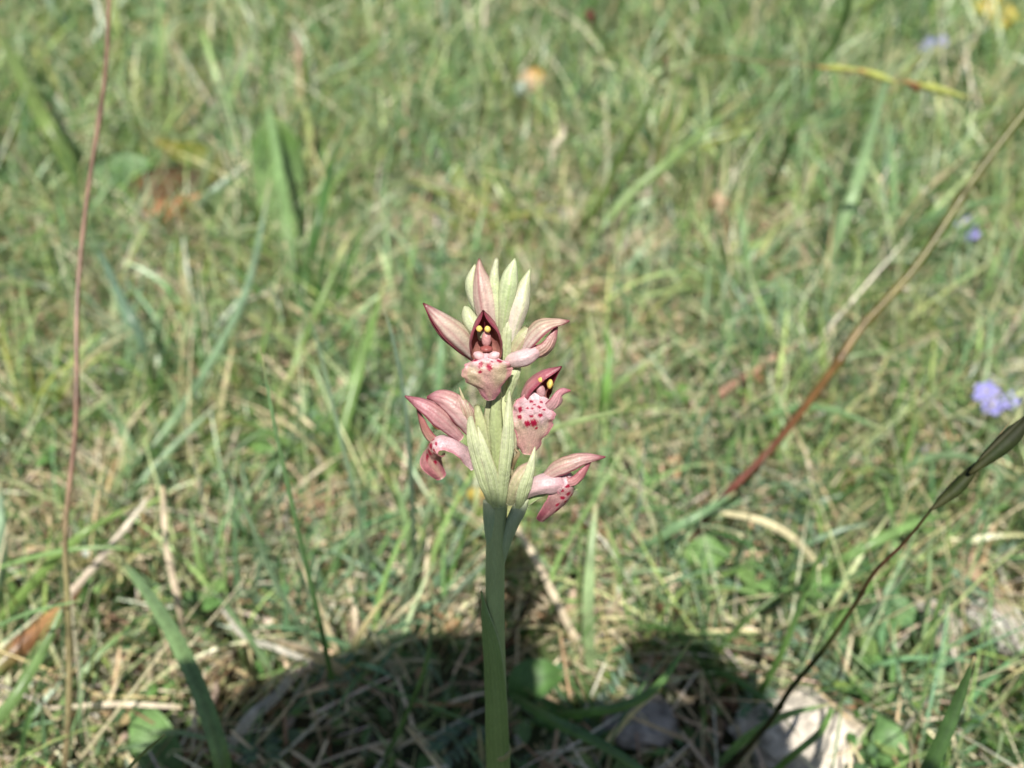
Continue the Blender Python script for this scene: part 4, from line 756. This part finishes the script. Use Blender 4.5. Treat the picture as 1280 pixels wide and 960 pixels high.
# ------------------------------------------------------------------ whoever takes the picture: hands and compact camera just behind the lens, whose shade falls on the stem and turf
def build_photographer():
    def L(x, y, z): return CAMP + RV*x + UV_*y - FV*z          # metres right, up, back
    def box(name, x0, x1, y0, y1, z0, z1, mat, parent, bev=.003):
        import bmesh
        bm = bmesh.new(); bmesh.ops.create_cube(bm, size=1)
        bmesh.ops.bevel(bm, geom=bm.edges[:], offset=.06, segments=2, affect='EDGES')
        V = np.array([L(x0+(v.co.x+.5)*(x1-x0), y0+(v.co.y+.5)*(y1-y0), z0+(v.co.z+.5)*(z1-z0)) for v in bm.verts]); f = [[v.index for v in q.verts] for q in bm.faces]; bm.free()
        return mesh_obj(name, V, f, None, mat, parent, smooth=False)
    cpos = L(0, -.005, .03)
    t = thing('compact_camera', cpos, 'black compact camera held just behind the viewpoint', 'camera')
    box('body', -.058, .058, -.042, .026, .014, .040, M_BLACK, t)
    tube('lens', [L(0, 0, .006), L(0, 0, .010), L(0, 0, .016)], [.013, .014, .015], S1((.02, .02, .02)), t, n=5, k=24, mat=M_GLASS)
    tube('shutter_button', [L(-.035, .026, .028), L(-.035, .0275, .028)], [.005, .005], S1((.1, .1, .1)), t, n=3, k=16, mat=M_GLASS)
    box('screen', -.036, .036, -.034, .018, .0401, .0412, M_GLASS, t)
    # two hands with forearms as one skinned surface
    V, E, Rd = [], [], []
    def chain(pts, rad, start=None):
        ids = [] if start is None else [start]
        for p, r in zip(pts, rad):
            V.append(tuple(L(*p))); Rd.append(r); ids.append(len(V)-1)
        for a, b in zip(ids[:-1], ids[1:]): E.append((a, b))
        return ids
    roots = []
    # hand on the left, cupped over the top, fingers shaped to set the shadow's edge
    i = chain([(-.20, -.14, .16), (-.14, -.06, .10), (-.104, -.010, .05), (-.090, .014, .034)], [.036, .027, .022, .022]); roots.append(i[2]); palm = i[-1]
    for q, (z, ln, y) in enumerate([(.014, .082, .040), (.026, .096, .0468), (.038, .088, .0442), (.050, .070, .036)]):
        chain([(-.084, y-.024, z), (-.092+ln*.42, y-.010-.05*abs(z-.026), z), (-.092+ln*.75, y-.001, z), (-.092+ln, y-.003, z)], [.009, .0085, .008, .007], palm)
    chain([(-.078, .006, .030), (-.05, .024, .027), (-.022, .034, .026), (.003, .034, .026)], [.009, .0095, .0095, .0085], palm)  # extra finger added to block a gap of light on the stem
    chain([(-.072, -.012, .044), (-.058, -.022, .048), (-.040, -.026, .050)], [.011, .010, .009], palm)
    # hand on the right
    i = chain([(.20, -.14, .16), (.115, -.06, .10), (.060, -.008, .052), (.050, .006, .036)], [.036, .024, .018, .017]); roots.append(i[2]); palm = i[-1]
    for q, (y, ln) in enumerate([(.042, .036), (.034, .034)]):
        chain([(.060, y-.012, .030-q*.012), (.050, y, .024-q*.012), (.062-ln, y-.002, .022-q*.010)], [.009, .0085, .008], palm)
    for q, y in enumerate((.002, -.016, -.030)):
        chain([(.070, y, .020), (.060, y-.002, .010), (.048, y-.003, .009)], [.009, .0085, .0075], palm)
    chain([(.062, -.014, .050), (.050, -.020, .052), (.038, -.022, .052)], [.011, .010, .009], palm)
    b = L(0, -.1, .12); me = bpy.data.meshes.new('person'); me.from_pydata([tuple(np.array(v)-b) for v in V], E, [])
    a = me.color_attributes.new('Col', 'FLOAT_COLOR', 'POINT')
    for k in range(len(V)): a.data[k].color = (.55, .34, .25, 1)
    o = bpy.data.objects.new('person', me); COL.objects.link(o); o.location = b
    m = o.modifiers.new('skin', 'SKIN'); sv = me.skin_vertices[0].data
    for k, r in enumerate(Rd): sv[k].radius = (r, r); sv[k].use_root = k in roots
    s = o.modifiers.new('sub', 'SUBSURF'); s.levels = 1; s.render_levels = 2
    me.materials.append(plain('hand_skin', (.50, .31, .23), .55)); m.use_smooth_shade = True
    tag(o, 'bare hands holding the compact camera behind the viewpoint, their shadow falls at the bottom', 'person')
build_photographer()
